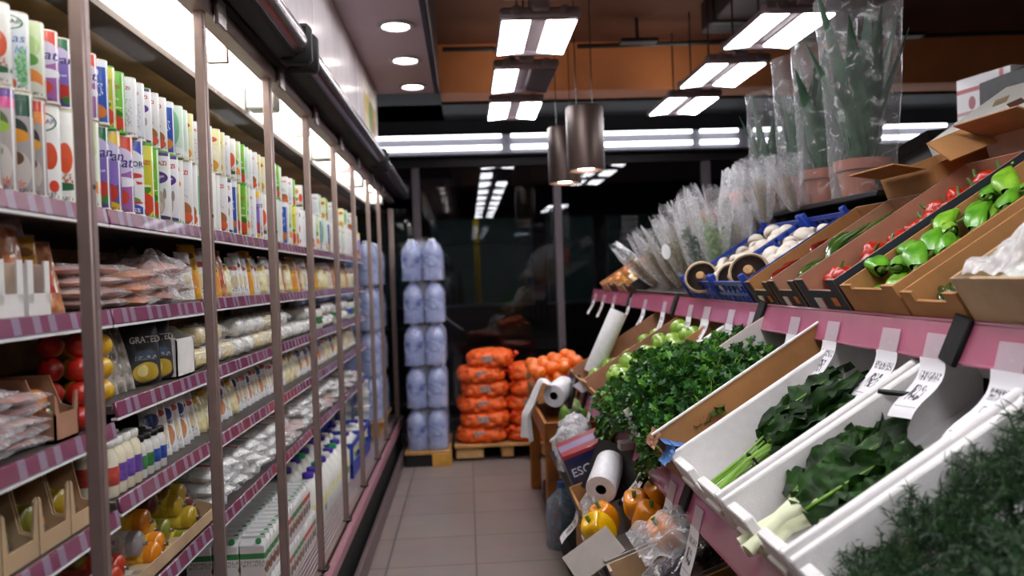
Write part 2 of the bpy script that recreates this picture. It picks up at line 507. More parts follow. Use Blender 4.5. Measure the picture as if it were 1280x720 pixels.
# downlights in the soffit
def make_downlight():
    t = thing('downlight', 'round downlight', 'light')
    MB().lathe([(0.062, 0.004), (0.066, -0.012), (0.082, -0.014), (0.086, 0.0), (0.086, 0.004)], 28).build('rim', mat('downlight_rim', 'b9aeb2', 0.35, 0.4, 0.04), t)
    MB().lathe([(0.0, -0.004), (0.062, -0.004), (0.062, 0.002), (0.0, 0.002)], 28).build('diffuser', emit('downlight_glow', 'fff4ec', SPOT_L), t)
    return t
dl = Kind(make_downlight)
for i, d in enumerate((3.73, 4.31, 4.9, 3.15, 2.57, 1.99, 1.41)):
    lab = ['round recessed downlight in the lilac soffit, nearest one in view', 'round recessed downlight in the lilac soffit, middle of three in view', 'round recessed downlight at the far end of the lilac soffit'][i] if i < 3 else 'round recessed downlight in the soffit overhead, out of view'
    dl.place((-0.285, d, 2.63), label=lab, group='downlights in the soffit')

# twin panel fixtures under the ceiling
PANEL = emit('panel_glow', 'fbfbff', PANEL_L)
FIXM = mat('fixture_grey', '8b7c80', 0.5, 0.3, 0.05)
def make_fix():
    t = thing('ceiling_light', 'twin panel light', 'light')
    MB().box((0, 0, 0.05), (0.09, 0.78, 0.06), bev=0.01).box((0, -0.33, 0.02), (0.40, 0.07, 0.05), bev=0.012).box((0, 0.33, 0.02), (0.40, 0.05, 0.05), bev=0.012).build('mounting_track', FIXM, t)
    for sx in (-1, 1):
        c = MB().box((sx*0.115, 0.0, 0.018), (0.165, 0.62, 0.03), bev=0.006, rot=(0, sx*0.10, 0)).build('lamp_housing', FIXM, t)
        MB().box((sx*0.115, 0.0, -0.0005), (0.145, 0.59, 0.008), rot=(0, sx*0.10, 0)).build('diffuser', PANEL, c)
        MB().lathe([(0.0, 0.0), (0.024, 0.0), (0.028, 0.008), (0.026, 0.02), (0, 0.024)], 12, M=Matrix.Translation((sx*0.12, -0.37, 0.02)) @ Matrix.Rotation(pi/2, 4, 'X')).build('knob', FIXM, t)
    for sx in (-1, 1): MB().box((sx*0.115, 0, 0.036), (0.10, 0.52, 0.004)).build('uplight_slot', emit('uplight_glow', 'fff2e4', 5.0), t)  # glow strips added on top of the fixture to brighten the beam and ceiling
    for y in (-0.25, 0.25): MB().cyl((0, y, 0.08), (0, y, 0.64), 0.006, n=6).build('hanger', BLACKP, t)
    return t
fx = Kind(make_fix)
def fixture(x, d, i, row):
    nm = ['nearest', 'second', 'third', 'fourth'][i] if 0 <= i < 4 else None
    lab = 'twin white panel ceiling light, %s in the row above the %s' % (nm, row) if nm else 'twin white panel ceiling light in the row above the %s, overhead' % row
    fx.place((x, d, 2.73), label=lab, group='panel lights above the ' + row)
for i in range(-5, 4): fixture(0.41, 3.36 + 0.94*i, i, 'aisle')
for o in [o for o in bpy.data.objects if o.get('label', '').startswith('twin white panel ceiling light, third in the row above the aisle')]:
    o['label'] = 'twin panel ceiling light with one panel dark, third in the row above the aisle'
    for hs in KIDS[o.name]:
        if hs.name.startswith('lamp_housing') and KIDS.get(hs.name):
            df = KIDS[hs.name][0]
            if sum(v.co.x for v in df.data.vertices) > 0:
                df.data = df.data.copy(); df.data.materials[0] = mat('unlit_panel', '5d5357', 0.5, 0.2, 0.1)
for i in (-5, -4, 0, 1, 2): fixture(1.72, 4.26 + 0.94*i, i, 'produce stand')

# pendants
def make_pendant():
    t = thing('pendant_lamp', 'pendant', 'light')
    MB().lathe([(0.0, 0.40), (0.112, 0.40), (0.118, 0.392), (0.118, 0.0), (0.108, 0.0), (0.104, 0.05), (0.104, 0.36), (0, 0.36)], 36).build('shade', mat('bronze_shade', '42342f', 0.4, 0.6, 0.1, 6), t)
    MB().lathe([(0, 0.012), (0.05, 0.012), (0.06, 0.03), (0.06, 0.07), (0, 0.07)], 24).build('bulb', emit('pendant_glow', 'ffe9d2', 45.0), t)
    MB().cyl((0.05, 0, 0.40), (0.05, 0, 1.27), 0.0035, n=6).cyl((-0.05, 0, 0.40), (-0.05, 0, 1.27), 0.0035, n=6).build('wire', BLACKP, t)
    return t
pd = Kind(make_pendant)
pd.place((0.775, 5.0, 2.10), label='bronze cylinder pendant lamp, the nearer of the two overlapping', group='bronze pendants')
pd.place((0.735, 5.75, 2.11), label='bronze cylinder pendant lamp half hidden behind the nearer one', group='bronze pendants')
for d in (0.9,): pd.place((1.15, d, 2.62), label='bronze cylinder pendant lamp hung high over the stand, out of view', group='bronze pendants overhead')

# ------------------------------------------------------------------ refrigerated display case
CY0, CY1 = 0.55, 6.85
case = thing('refrigerated_display_case', 'long open-shelved dairy refrigerator with steel door posts along the left of the aisle', 'refrigerator', (-0.95, 3.7, 0))
def cpart(name, mb, m, parent=None, **k):
    mb.bend(lambda v: v - Vector((-0.95, 3.7, 0)))
    return mb.build(name, m, parent or case, **k)
cm, cl = (CY0+CY1)/2, CY1-CY0
BACKM = mat('gold_steel_back', 'b98e5c', 0.50, 0.35, 0.35, 5, 0.3, 3.0, dist=0.02)
cpart('back_panel', MB().box((-1.36, cm, 1.2), (0.03, cl, 1.9)), BACKM)
cpart('base', MB().box((-0.99, cm, 0.13), (0.78, cl, 0.26), bev=0.01), BLACKM)
cpart('deck', MB().box((-1.02, cm, 0.285), (0.72, cl, 0.03), bev=0.004), mat('deck_steel', '8f8a88', 0.4, 0.6, 0.06))
gr = MB()
for k in range(6): gr.box((-0.662+0.013*k-0.04, cm, 0.305), (0.007, cl, 0.02))
gr.box((-0.668, cm, 0.290), (0.10, cl, 0.012))
cpart('air_grille', gr, mat('grille_enamel', 'a8979a', 0.4, 0.2, 0.05))
cpart('bumper_rail', MB().box((-0.588, cm, 0.275), (0.035, cl, 0.06), bev=0.012).box((-0.604, cm, 0.235), (0.02, cl, 0.05)), mat('pinkish_bumper', 'a0717c', 0.3, 0.1, 0.08))
cpart('kick_rail', MB().box((-0.55, cm, 0.055), (0.028, cl, 0.11), bev=0.008), mat('kick_steel', '77686a', 0.4, 0.5, 0.08))
cpart('door_track', MB().box((-0.63, cm, 0.297), (0.03, cl, 0.018), bev=0.003), POSTM)
cpart('roof', MB().box((-1.0, cm, 2.19), (0.80, cl, 0.03)), WHITEPAINT)
cpart('upper_panel', MB().box((-1.09, cm, 2.115), (0.52, cl, 0.10), bev=0.004), mat('honeycomb_bronze', 'd2ab7e', 0.5, 0.1, 0.35, 4))
cpart('air_curtain_strip', MB().box((-0.795, cm, 2.055), (0.085, cl, 0.022), bev=0.003), mat('bronze_strip', '5d4c44', 0.5, 0.3, 0.08))
cpart('light_reflector', MB().box((-0.69, cm, 2.168), (0.15, cl, 0.012)).box((-0.758, cm, 2.115), (0.01, cl, 0.105)), WHITEPAINT)
TUBE = emit('cooler_tube_glow', 'fff8ee', TUBE_L)
y = CY0 + 0.05
while y < CY1 - 0.6:
    tb = cpart('light_tube', MB().cyl((-0.685, y, 2.135), (-0.685, y+1.05, 2.135), 0.017, n=12).cyl((-0.725, y, 2.14), (-0.725, y+1.05, 2.14), 0.013, n=12), TUBE)
    cpart('lamp_holder', MB().box((-0.70, y+1.10, 2.115), (0.10, 0.09, 0.09), bev=0.006), WHITEPAINT)
    cpart('wire_clip', MB().box((-0.69, y+0.55, 2.118), (0.06, 0.012, 0.055), bev=0.003), STEEL)
    y += 1.2
cpart('top_track', MB().box((-0.617, cm, 2.125), (0.05, cl, 0.035), bev=0.004).box((-0.617, cm, 2.155), (0.035, cl, 0.03)), mat('top_track_aluminium', '9a8783', 0.4, 0.5, 0.06))
cpart('canopy', MB().box((-0.58, cm, 2.19), (0.05, cl, 0.07), bev=0.01).box((-0.54, cm, 2.165), (0.07, cl, 0.02), bev=0.004), BLACKM)
for a, b in ((CY0, 2.55), (2.66, 4.95), (5.05, CY1)):
    ro = cpart('blind_roll', MB().cyl((-0.508, a, 2.205), (-0.508, b, 2.205), 0.042, n=24), mat('silver_roll', '8f8488', 0.22, 0.75, 0.06))
    for e in (a-0.02, b-0.02):
        cpart('end_cap', MB().box((-0.508, e+0.02, 2.20), (0.10, 0.05, 0.125), bev=0.018), BLACKM, ro)
SHELFM = mat('shelf_enamel', '4f4845', 0.5, 0.2, 0.06)
m, nt, bs, out = new_mat('striped_price_strip')
tc = nt.nodes.new('ShaderNodeTexCoord')
mp = nt.nodes.new('ShaderNodeMapping'); mp.inputs['Scale'].default_value = (0.01, 15.0, 0.01)
nt.links.new(tc.outputs['Object'], mp.inputs[0])
no = nt.nodes.new('ShaderNodeTexVoronoi'); no.voronoi_dimensions = '1D'; no.inputs['Randomness'].default_value = 0.55
sx_ = nt.nodes.new('ShaderNodeSeparateXYZ'); nt.links.new(mp.outputs[0], sx_.inputs[0]); nt.links.new(sx_.outputs['Y'], no.inputs['W'])
no.inputs['Scale'].default_value = 1.0
rp = nt.nodes.new('ShaderNodeValToRGB'); rp.color_ramp.interpolation = 'CONSTANT'
rp.color_ramp.elements[0].color = hx('8f7990'); rp.color_ramp.elements[0].position = 0.0
rp.color_ramp.elements[1].color = hx('7b3d59'); rp.color_ramp.elements[1].position = 0.17
nt.links.new(no.outputs['Distance'], rp.inputs['Fac']); nt.links.new(rp.outputs[0], bs.inputs['Base Color'])
bs.inputs['Roughness'].default_value = 0.25; bs.inputs['Coat Weight'].default_value = 0.4
PRICE = m
XS = -0.73
BAYS = [(CY0, 1.673, [1.614, 1.409, 1.179, 1.000, 0.79]), (1.673, 2.245, [1.614, 1.409, 1.218, 1.020, 0.79]),
        (2.245, 3.39, [1.614, 1.415, 1.218, 1.020, 0.79]), (3.39, 4.54, [1.614, 1.415, 1.218, 1.02, 0.79]), (4.54, 5.69, [1.614, 1.415, 1.218, 1.02, 0.79]), (5.69, 5.70, [1.614, 1.415, 1.218, 1.02, 0.79])]
def shelf_h(tier, y):
    for a, b, hs in BAYS:
        if a <= y < b: return hs[tier]
    return BAYS[-1][2][tier]
for a, b, hs in BAYS:
    for h in hs:
        sh = cpart('shelf', MB().box(((XS-1.34)/2, (a+b)/2, h-0.012), (abs(XS+1.34), b-a-0.006, 0.02), bev=0.003), SHELFM)
        cpart('price_strip', MB().box((XS+0.004, (a+b)/2, h-0.013), (0.008, b-a-0.008, 0.033), rot=(0, -0.18, 0), bev=0.002), PRICE, sh)
        cpart('edge_trim', MB().box((XS+0.002, (a+b)/2, h-0.032), (0.014, b-a-0.008, 0.005)), WHITEP, sh)
    cpart('upright', MB().box((-1.33, b-0.01, 1.2), (0.03, 0.03, 1.8)), SHELFM)
POSTS = [1.346, 1.957, 2.606, 3.215, 3.868, 4.505, 5.18, 5.80]
POST_OFF = [0.615/d for d in POSTS] + [0.09]
for i, d in enumerate(POSTS):
    w = 0.026 if i != 2 else 0.036
    ps = cpart('door_post', MB().box((-0.615, d, 1.20), (0.024, w, 1.83), bev=0.003).box((-0.604, d-w*0.3, 1.2), (0.006, 0.004, 1.8)), POSTM)
    cpart('hanger_plate', MB().box((-0.583, d+0.06, 2.13), (0.012, 0.07, 0.085), bev=0.004), STEEL, ps)
    cpart('foot_bracket', MB().box((-0.61, d+0.012, 0.305), (0.04, 0.05, 0.02), bev=0.004), BLACKP, ps)
    cpart('screw', MB().cyl((-0.603, d, 1.62), (-0.600, d, 1.62), 0.004, n=8), BLACKP, ps)
    nx = POSTS[i+1] if i+1 < len(POSTS) else 6.78
    cpart('door_glass', MB().box((-0.615, (d+nx)/2, 1.2), (0.005, nx-d-0.04, 1.78)), GLASS)
cpart('door_glass', MB().box((-0.615, 0.94, 1.2), (0.005, 0.7, 1.78)), GLASS)
cpart('end_post', MB().box((-0.622, CY1-0.03, 1.16), (0.045, 0.07, 1.80), bev=0.006), POSTM)
cpart('end_glass', MB().box((-0.99, CY1, 1.2), (0.70, 0.008, 1.8)), GLASS)
cpart('end_sill', MB().box((-0.99, CY1, 0.28), (0.74, 0.03, 0.06)), POSTM)

# fascia panels above the case
fa = thing('fascia_panel', 'glossy pale lilac panel above the refrigerator, under the soffit', 'panel', (-0.535, 0.55, 2.24))
for k, (a, b) in enumerate(((0, 1.2), (1.205, 2.4), (2.405, 3.6), (3.605, 4.5))):
    MB().box((0, (a+b)/2, 0.195), (0.03, b-a, 0.39), bev=0.002).build('panel', GLOSSP, fa)
MB().box((0.018, 4.10, 0.18), (0.004, 0.5, 0.30)).build('picture', print_mat('fascia_picture', 'd9c9a0', [(0.14, 'c9b05a'), (0.24, 'e4dccb')], [(4.1, 0.15, 0.1, 0.09, '6f8a35'), (4.25, 0.10, 0.07, 0.06, 'b8662e')]), fa)
# ------------------------------------------------------------------ goods in the refrigerator
TIERS = ['top shelf', 'second shelf', 'third shelf', 'fourth shelf', 'fifth shelf', 'bottom deck']
ORD = ['first', 'second', 'third', 'fourth', 'fifth', 'sixth', 'seventh', 'eighth', 'last']
def bay_phrase(x, y):
    off = -x / y
    k = sum(1 for p in POST_OFF if p > off)
    if k == 0: return 'left of the first post'
    if k >= 9: return 'beyond the last post'
    return '%s to %s post' % (ORD[k-1], ORD[k])
def shop(kind, desc, cat, tier, x, y, z, rot=(0,0,0), scale=1.0, row=''):
    lab = '%s, %s%s, %s' % (desc, TIERS[tier], (' ' + row) if row else '', bay_phrase(x, y))
    return kind.place((x, y + 0.043, z), rot, lab, lab, scale, cat)

# --- tall cartons / tins of the top shelf
TH, TRX, TRY, TPW = 0.158, 0.035, 0.0215, 0.72
RIM = mat('tin_rim', 'dcd6c4', 0.3, 0.1, 0.03)
def on_tin(mb, word, size, z, x0=0.0, mat_=0, shear=0.0, tilt=0.0, bold=0.0):
    x0 += 0.006
    vs, fs = text_geo(word, size, shear, bold)
    o = []
    for v in vs:
        x = v.x*cos(tilt) - v.y*sin(tilt) + x0; zz = v.x*sin(tilt) + v.y*cos(tilt) + z
        t = min(0.995, abs(x)/(TRX*1.004))
        y = -(TRY+0.0006) * (max(0.0, 1 - t**(2/TPW)))**(TPW/2)
        o.append((x, y, zz))
    mb.add(o, fs, mat_)
def tin_kind(name, pm, rim, words, h=TH):
    def make():
        t = thing('drink_carton', 'x', 'carton')
        MB().lathe([(0.97, 0.003), (1.0, 0.006), (1.0, h-0.003), (0.985, h-0.001)], 28, sx=TRX, sy=TRY, pw=TPW).build('body', pm, t, ang=60)
        MB().lathe([(0.0, h-0.004), (0.93, h-0.004), (0.95, h+0.0005), (0.99, h+0.0005), (1.004, h-0.001), (1.0, h-0.003)], 28, sx=TRX, sy=TRY, pw=TPW).build('lid', RIM if rim is None else rim, t, ang=60)
        MB().lathe([(0.0, 0.0), (0.97, 0.0), (1.015, 0.002), (1.015, 0.006), (1.0, 0.007)], 28, sx=TRX, sy=TRY, pw=TPW).build('base_rim', RIM if rim is None else rim, t, ang=60)
        for w, s, z, x0, c, sh, tl, bo in words:
            mb = MB(); on_tin(mb, w, s, z, x0, 0, sh, tl, bo); mb.build('printed_name', mat('ink_' + c, c, 0.4), t, smooth=False)
        return t
    return Kind(make)
def PM(n, base, bands=(), blobs=(), scr=()): return print_mat(n, base, bands, list(blobs) + [(.0315, .08, .0013, 3.0, 'f4f2ee')], list(scr) + [(.006, .029, .006, .013, '5a4a52')], axes='xz')  # pale vertical line paints a seam highlight into every carton print
GREENRIM = mat('green_rim', '58b23a', 0.35, 0, 0.04)
T = {}
T['ayran_green'] = (tin_kind('ayg', PM('p_ayg', '3f2f86', [(0.128, '14693a')], [(0.006, 0.108, 0.034, 0.030, 'c3b3dc'), (0.010, 0.078, 0.032, 0.030, '7b62b4'), (0.020, 0.040, 0.014, 0.016, 'c0382c'), (-0.006, 0.046, 0.012, 0.013, 'eae6ee'), (0.004, 0.022, 0.010, 0.009, 'f2f0ee'), (0.026, 0.022, 0.008, 0.008, '3e7a34')]), None,
     [('ayran', 0.026, 0.108, 0.006, '2c1f66', 0.25, 0.12, 0.012), ('ayran', 0.008, 0.075, 0.012, 'f4f2f6', 0.25, 0.1, 0.01)]), 'purple drink carton with green top')
T['ayran_yellow'] = (tin_kind('ayy', PM('p_ayy', '5a3f93', [(0.13, 'eec22e')], [(0.006, 0.108, 0.034, 0.030, 'd3c6e4'), (0.010, 0.078, 0.032, 0.028, '8e72c0'), (0.010, 0.040, 0.018, 0.018, 'c83c2c'), (-0.012, 0.034, 0.012, 0.012, 'f2eee6'), (0.0, 0.012, 0.034, 0.012, 'e8b928')]), None,
     [('ayran', 0.026, 0.108, 0.006, '2c1f66', 0.25, 0.12, 0.012)]), 'purple drink carton with yellow top')
T['ayran_red'] = (tin_kind('ayr', PM('p_ayr', 'a060a6', [(0.122, 'd8452c')], [(0.004, 0.108, 0.036, 0.026, 'd8cbe6'), (0.010, 0.066, 0.032, 0.010, 'f2f0f4'), (0.010, 0.036, 0.014, 0.014, 'd04a3a'), (-0.012, 0.040, 0.013, 0.013, 'efe9ec')]), None,
     [('tat', 0.030, 0.104, 0.010, '3c2378', 0.25, 0.0, 0.012)]), 'lilac drink carton with red top')
T['tea'] = (tin_kind('tea', PM('p_tea', 'f1efe9', [(0.135, 'f6f4ef')], [(-0.012, 0.118, 0.020, 0.018, 'f0b95a'), (-0.010, 0.118, 0.010, 0.009, 'd98a28'), (0.018, 0.078, 0.012, 0.026, 'd9562c'), (-0.012, 0.070, 0.016, 0.012, 'c98f4a'), (0.012, 0.030, 0.026, 0.007, '2f6a44')], [(-0.02, 0.03, 0.036, 0.052, 'b8705c')]), None,
     []), 'white carton printed with orange glass')
T['pinar_tea'] = (tin_kind('pit', PM('p_pit', 'f4f3ef', [], [(0.004, 0.130, 0.026, 0.016, '2f6b48'), (0.004, 0.130, 0.023, 0.0135, 'f4f3ef'), (0.016, 0.075, 0.013, 0.022, 'd6502a'), (-0.010, 0.030, 0.012, 0.010, '7da63f'), (0.022, 0.026, 0.008, 0.010, 'd8452c')], [(-0.025, 0.025, 0.005, 0.016, '8a8a90')]), None,
     [('PINAR', 0.0125, 0.130, 0.004, '1d4a86', 0.0, 0.1, 0.01)]), 'white carton printed with red glass')
T['kase'] = (tin_kind('kas', PM('p_kas', 'e6ecf0', [], [(0.0, 0.136, 0.027, 0.015, '3a6a3c'), (0.0, 0.136, 0.024, 0.0125, 'eef1f0'), (-0.006, 0.045, 0.016, 0.010, '93b45c'), (-0.008, 0.046, 0.009, 0.006, 'e0e8c0'), (0.0, 0.016, 0.014, 0.012, 'd6602e'), (0.024, 0.05, 0.010, 0.040, '9ccfa0')], [(0.012, 0.03, 0.02, 0.07, '5aa06a')]), None,
     [('PINAR', 0.0125, 0.137, 0.0, '2f5a38', 0.0, 0.0, 0.01), ('Kas', 0.024, 0.104, 0.004, '3f6cb4', 0.3, 0.1, 0.0), ('Ki', 0.022, 0.082, 0.014, '6f93c8', 0.3, 0.1, 0.0)]), 'pale carton with blue handwriting')
T['lightgreen'] = (tin_kind('lgr', PM('p_lgr', 'dfe8cd', [(0.10, 'd3e3b4')], [(0.006, 0.105, 0.022, 0.024, 'b9d68c'), (0.012, 0.078, 0.013, 0.012, '5d9a40'), (0.008, 0.034, 0.026, 0.026, 'ee9248'), (0.014, 0.020, 0.018, 0.014, 'e9eada')]), None, []), 'pale green carton with orange foot')
T['pinktop'] = (tin_kind('pkt', PM('p_pkt', 'b6aaa9', [(0.126, 'e0559c'), (0.142, '6b3c98')], [(0.0, 0.105, 0.026, 0.020, '4f6a2c'), (0.004, 0.098, 0.024, 0.010, '9cc23a'), (0.012, 0.044, 0.018, 0.030, 'd9cfc6'), (0.008, 0.062, 0.009, 0.009, '3f7a34'), (-0.014, 0.064, 0.012, 0.012, 'e8862c'), (-0.026, 0.03, 0.014, 0.022, 'e0632c')]), None,
     [('Cilek', 0.016, 0.020, 0.004, 'd8553c', 0.0, -0.1, 0.012)]), 'grey carton with pink and purple top')
T['greentop'] = (tin_kind('grt', PM('p_grt', 'aaa3a4', [(0.122, '155038')], [(0.0, 0.100, 0.026, 0.020, '1d2b22'), (0.004, 0.092, 0.024, 0.011, 'e29a2c'), (0.010, 0.040, 0.020, 0.028, 'cfc6c0'), (0.008, 0.058, 0.011, 0.010, '6a4a2c'), (-0.012, 0.060, 0.008, 0.008, '3c5a2c')]), None,
     [('Citir', 0.016, 0.020, 0.0, 'd8623c', 0.0, -0.1, 0.012)]), 'grey carton with dark green top')
T['orangetop'] = (tin_kind('ort', PM('p_ort', 'aaa09e', [(0.120, 'ee8a2c'), (0.138, 'd8401f')], [(0.0, 0.095, 0.026, 0.022, '2b2a20'), (0.004, 0.086, 0.024, 0.011, 'e6a62c'), (0.010, 0.040, 0.018, 0.026, 'd0c4bc'), (0.012, 0.056, 0.009, 0.009, '6a3a24'), (-0.014, 0.058, 0.009, 0.010, 'e8862c')]), None,
     [('Citir', 0.016, 0.020, 0.0, 'd8623c', 0.0, -0.1, 0.012)]), 'grey carton with orange top')
T['aynor'] = (tin_kind('ayn', PM('p_ayn', 'f0f0f4', [(0.100, 'c8cfe0'), (0.128, '3a4fb0')], [(0.0, 0.118, 0.034, 0.020, 'eef0f6'), (0.0, 0.070, 0.034, 0.004, 'd0402c'), (0.0, 0.085, 0.034, 0.006, 'd8452c'), (0.0, 0.062, 0.020, 0.020, 'f8f8f6'), (0.006, 0.040, 0.020, 0.010, 'eef0ea'), (0.0, 0.034, 0.026, 0.008, '6a9a3c'), (0.0, 0.012, 0.036, 0.016, '2c4fb4'), (0.0, 0.030, 0.036, 0.003, 'd0402c')]), None,
     [('AYNOR', 0.0155, 0.108, 0.0, '1d2450', 0.0, 0.0, 0.02), ('45%', 0.012, 0.014, 0.008, 'f4f4f8', 0.2, 0.0, 0.012)]), 'blue and white carton with red band')
T['yellowgreen'] = (tin_kind('ylg', PM('p_ylg', 'd6c92e', [(0.05, 'c9c82c'), (0.125, 'e6de4a')], [(0.006, 0.062, 0.020, 0.010, '4a8a2c'), (0.008, 0.032, 0.026, 0.024, 'd8492c'), (0.0, 0.070, 0.028, 0.003, 'e9e6c0')]), GREENRIM,
     [('GRAZI', 0.012, 0.118, 0.002, 'c8322c', 0.0, 0.0, 0.02)]), 'yellow and green carton')
T['green'] = (tin_kind('grn', PM('p_grn', '63b62c', [(0.05, '72c034')], [(0.006, 0.050, 0.024, 0.012, '3c7a24'), (0.008, 0.026, 0.028, 0.020, 'd8492c'), (0.0, 0.066, 0.03, 0.003, 'dfeac0')]), GREENRIM,
     [('GRAZI', 0.012, 0.118, 0.002, 'c8322c', 0.0, 0.0, 0.02), ('Weide', 0.010, 0.088, 0.004, 'eef4e0', 0.0, 0.0, 0.012)]), 'bright green carton')
T['goat'] = (tin_kind('goa', PM('p_goa', 'f1eff2', [(0.148, '5a3488')], [(0.0, 0.100, 0.027, 0.014, '5a3488'), (0.006, 0.045, 0.012, 0.026, 'cdb9b2'), (0.006, 0.034, 0.007, 0.012, 'e8d8d2'), (-0.008, 0.064, 0.004, 0.012, 'a4928c'), (0.018, 0.064, 0.004, 0.012, 'a4928c'), (0.0, 0.006, 0.04, 0.010, '5a3488')]), GREENRIM,
     [('GRAZI', 0.0135, 0.130, 0.0, 'c8322c', 0.0, 0.1, 0.02), ('Ziegen', 0.009, 0.102, 0.0, 'f4f2f8', 0.0, 0.1, 0.012)]), 'white carton with goat and purple band')
T['goat_orange'] = (tin_kind('gor', PM('p_gor', 'f4f0ea', [], [(0.0, 0.098, 0.026, 0.012, 'e8923c'), (0.006, 0.045, 0.012, 0.026, 'd8b8a0'), (-0.008, 0.064, 0.004, 0.012, 'b09484')]), GREENRIM,
     [('GRAZI', 0.0125, 0.130, 0.0, 'd8482c', 0.0, 0.1, 0.02)]), 'white carton with orange banner')
T['white'] = (tin_kind('wht', PM('p_wht', 'eeeef2', [], [(0.0, 0.128, 0.024, 0.008, 'e4e4ea'), (0.004, 0.010, 0.034, 0.006, 'd6d8e4')], [(-0.022, 0.024, 0.028, 0.10, 'c2c2cc')]), None,
     [('GRAZI', 0.0110, 0.128, 0.0, 'c8322c', 0.0, 0.0, 0.02)]), 'plain white carton with red name')
T['redwhite'] = (tin_kind('rdw', PM('p_rdw', 'eae8e8', [], [(0.006, 0.040, 0.022, 0.020, 'a4683c'), (0.014, 0.022, 0.016, 0.014, 'd8603c'), (-0.012, 0.09, 0.010, 0.018, '9aa0a8')], [(-0.02, 0.02, 0.07, 0.09, 'a0a0a8')]), None,
     [('GAZI', 0.014, 0.130, 0.0, 'c8322c', 0.0, 0.0, 0.03)]), 'white carton with brown cheese picture')
T['blue'] = (tin_kind('blu', PM('p_blu', '2e62b8', [(0.04, '2e55b0'), (0.14, 'dfe6f2')], [(0.0, 0.126, 0.016, 0.016, 'dfe8f4'), (0.008, 0.032, 0.022, 0.018, 'd8803c'), (-0.012, 0.022, 0.014, 0.014, 'eae4d4')], [(-0.02, 0.024, 0.07, 0.10, 'dfe6f4')]), None, []), 'blue carton with pale lid')
T['mint'] = (tin_kind('mnt', PM('p_mnt', 'dfe9e0', [(0.03, 'cfe4d2')], [(0.008, 0.090, 0.014, 0.050, '7fbf8c'), (0.004, 0.018, 0.03, 0.014, 'f0f2ee')], [(-0.024, 0.0, 0.03, 0.14, '74a87e')]), None, []), 'white carton with mint green stripe')
T['cream'] = (tin_kind('crm', PM('p_crm', 'efe9c4', [(0.10, 'e8e2a0')], [(0.004, 0.030, 0.022, 0.020, 'd8a03c'), (0.004, 0.12, 0.02, 0.01, 'c8503c'), (0.0, 0.075, 0.02, 0.012, 'f6f2e0')]), None, []), 'cream yellow carton')
T['yellowwhite'] = (tin_kind('ylw', PM('p_ylw', 'f2f0ea', [], [(0.012, 0.07, 0.010, 0.075, 'dcb43c'), (-0.010, 0.04, 0.012, 0.018, 'd85a3c'), (-0.008, 0.12, 0.012, 0.014, '6a4aa0')]), None, []), 'white carton with yellow stripe')

def column(seq, y0, dy, z, row, x=-0.770):
    for i, k in enumerate(seq):
        kd, desc = T[k]
        y = y0 + i*dy
        shop(kd, desc, 'carton', 0, x + random.uniform(-.004, .004), y, z, (0, 0, random.uniform(.34, .52)), (1, 1, UPS if row == 'upper row' else LWS), row)
h0 = 1.6145
LWS, UPS = 1.12, 0.86
lowA = ['greentop', 'pinktop', 'orangetop', 'pinktop', 'greentop', 'orangetop', 'pinar_tea', 'tea', 'pinar_tea', 'lightgreen']
uppA = ['tea', 'kase', 'tea', 'tea', 'kase', 'lightgreen', 'ayran_red', 'ayran_green', 'ayran_yellow', 'ayran_red']
column(lowA, 1.175, 0.0495, h0, 'lower row'); column(uppA, 1.175, 0.0495, h0 + TH*LWS + 0.001, 'upper row')
lowB = ['ayran_green', 'ayran_yellow', 'ayran_red', 'aynor', 'yellowgreen', 'green', 'goat', 'goat', 'goat_orange', 'redwhite', 'redwhite']
uppB = ['blue', 'yellowgreen', 'green', 'white', 'white', 'goat', 'redwhite', 'redwhite', 'blue', 'mint', 'mint', 'cream']
column(lowB, 1.672, 0.056, h0, 'lower row'); column(uppB, 1.668, 0.0495, h0 + TH*LWS + 0.001, 'upper row')
column(['white', 'cream', 'mint', 'tea', 'goat', 'blue', 'white', 'lightgreen', 'tea'], 1.27, 0.052, h0, 'back row', -0.855)
seqC = ['mint', 'yellowwhite', 'yellowwhite', 'redwhite', 'goat', 'blue', 'yellowgreen', 'green', 'lightgreen', 'white', 'ayran_yellow', 'redwhite', 'tea', 'blue', 'white', 'goat_orange']
seqU = ['white', 'redwhite', 'cream', 'cream', 'white', 'tea', 'lightgreen', 'green', 'mint']
rr = random.Random(3)
y, i = 2.33, 0
while y < 5.62:
    k = seqC[i % len(seqC)] if y < 3.3 else rr.choice(seqC + ['white', 'tea', 'redwhite', 'pinar_tea'])
    shop(T[k][0], T[k][1], 'carton', 0, -0.772 + rr.uniform(-.006, .006), y, h0, (0, 0, rr.uniform(.25, .5)), (1, 1, LWS), 'lower row')
    if y < 3.25 or rr.random() < 0.45:
        k = seqU[i % len(seqU)] if y < 3.3 else rr.choice(seqU)
        shop(T[k][0], T[k][1], 'carton', 0, -0.772 + rr.uniform(-.004, .004), y, h0 + TH*LWS + 0.001, (0, 0, rr.uniform(.25, .5)), (1, 1, .86) if y < 3.3 else 0.75, 'upper row')
    y += 0.0555 if y < 3.5 else 0.066; i += 1

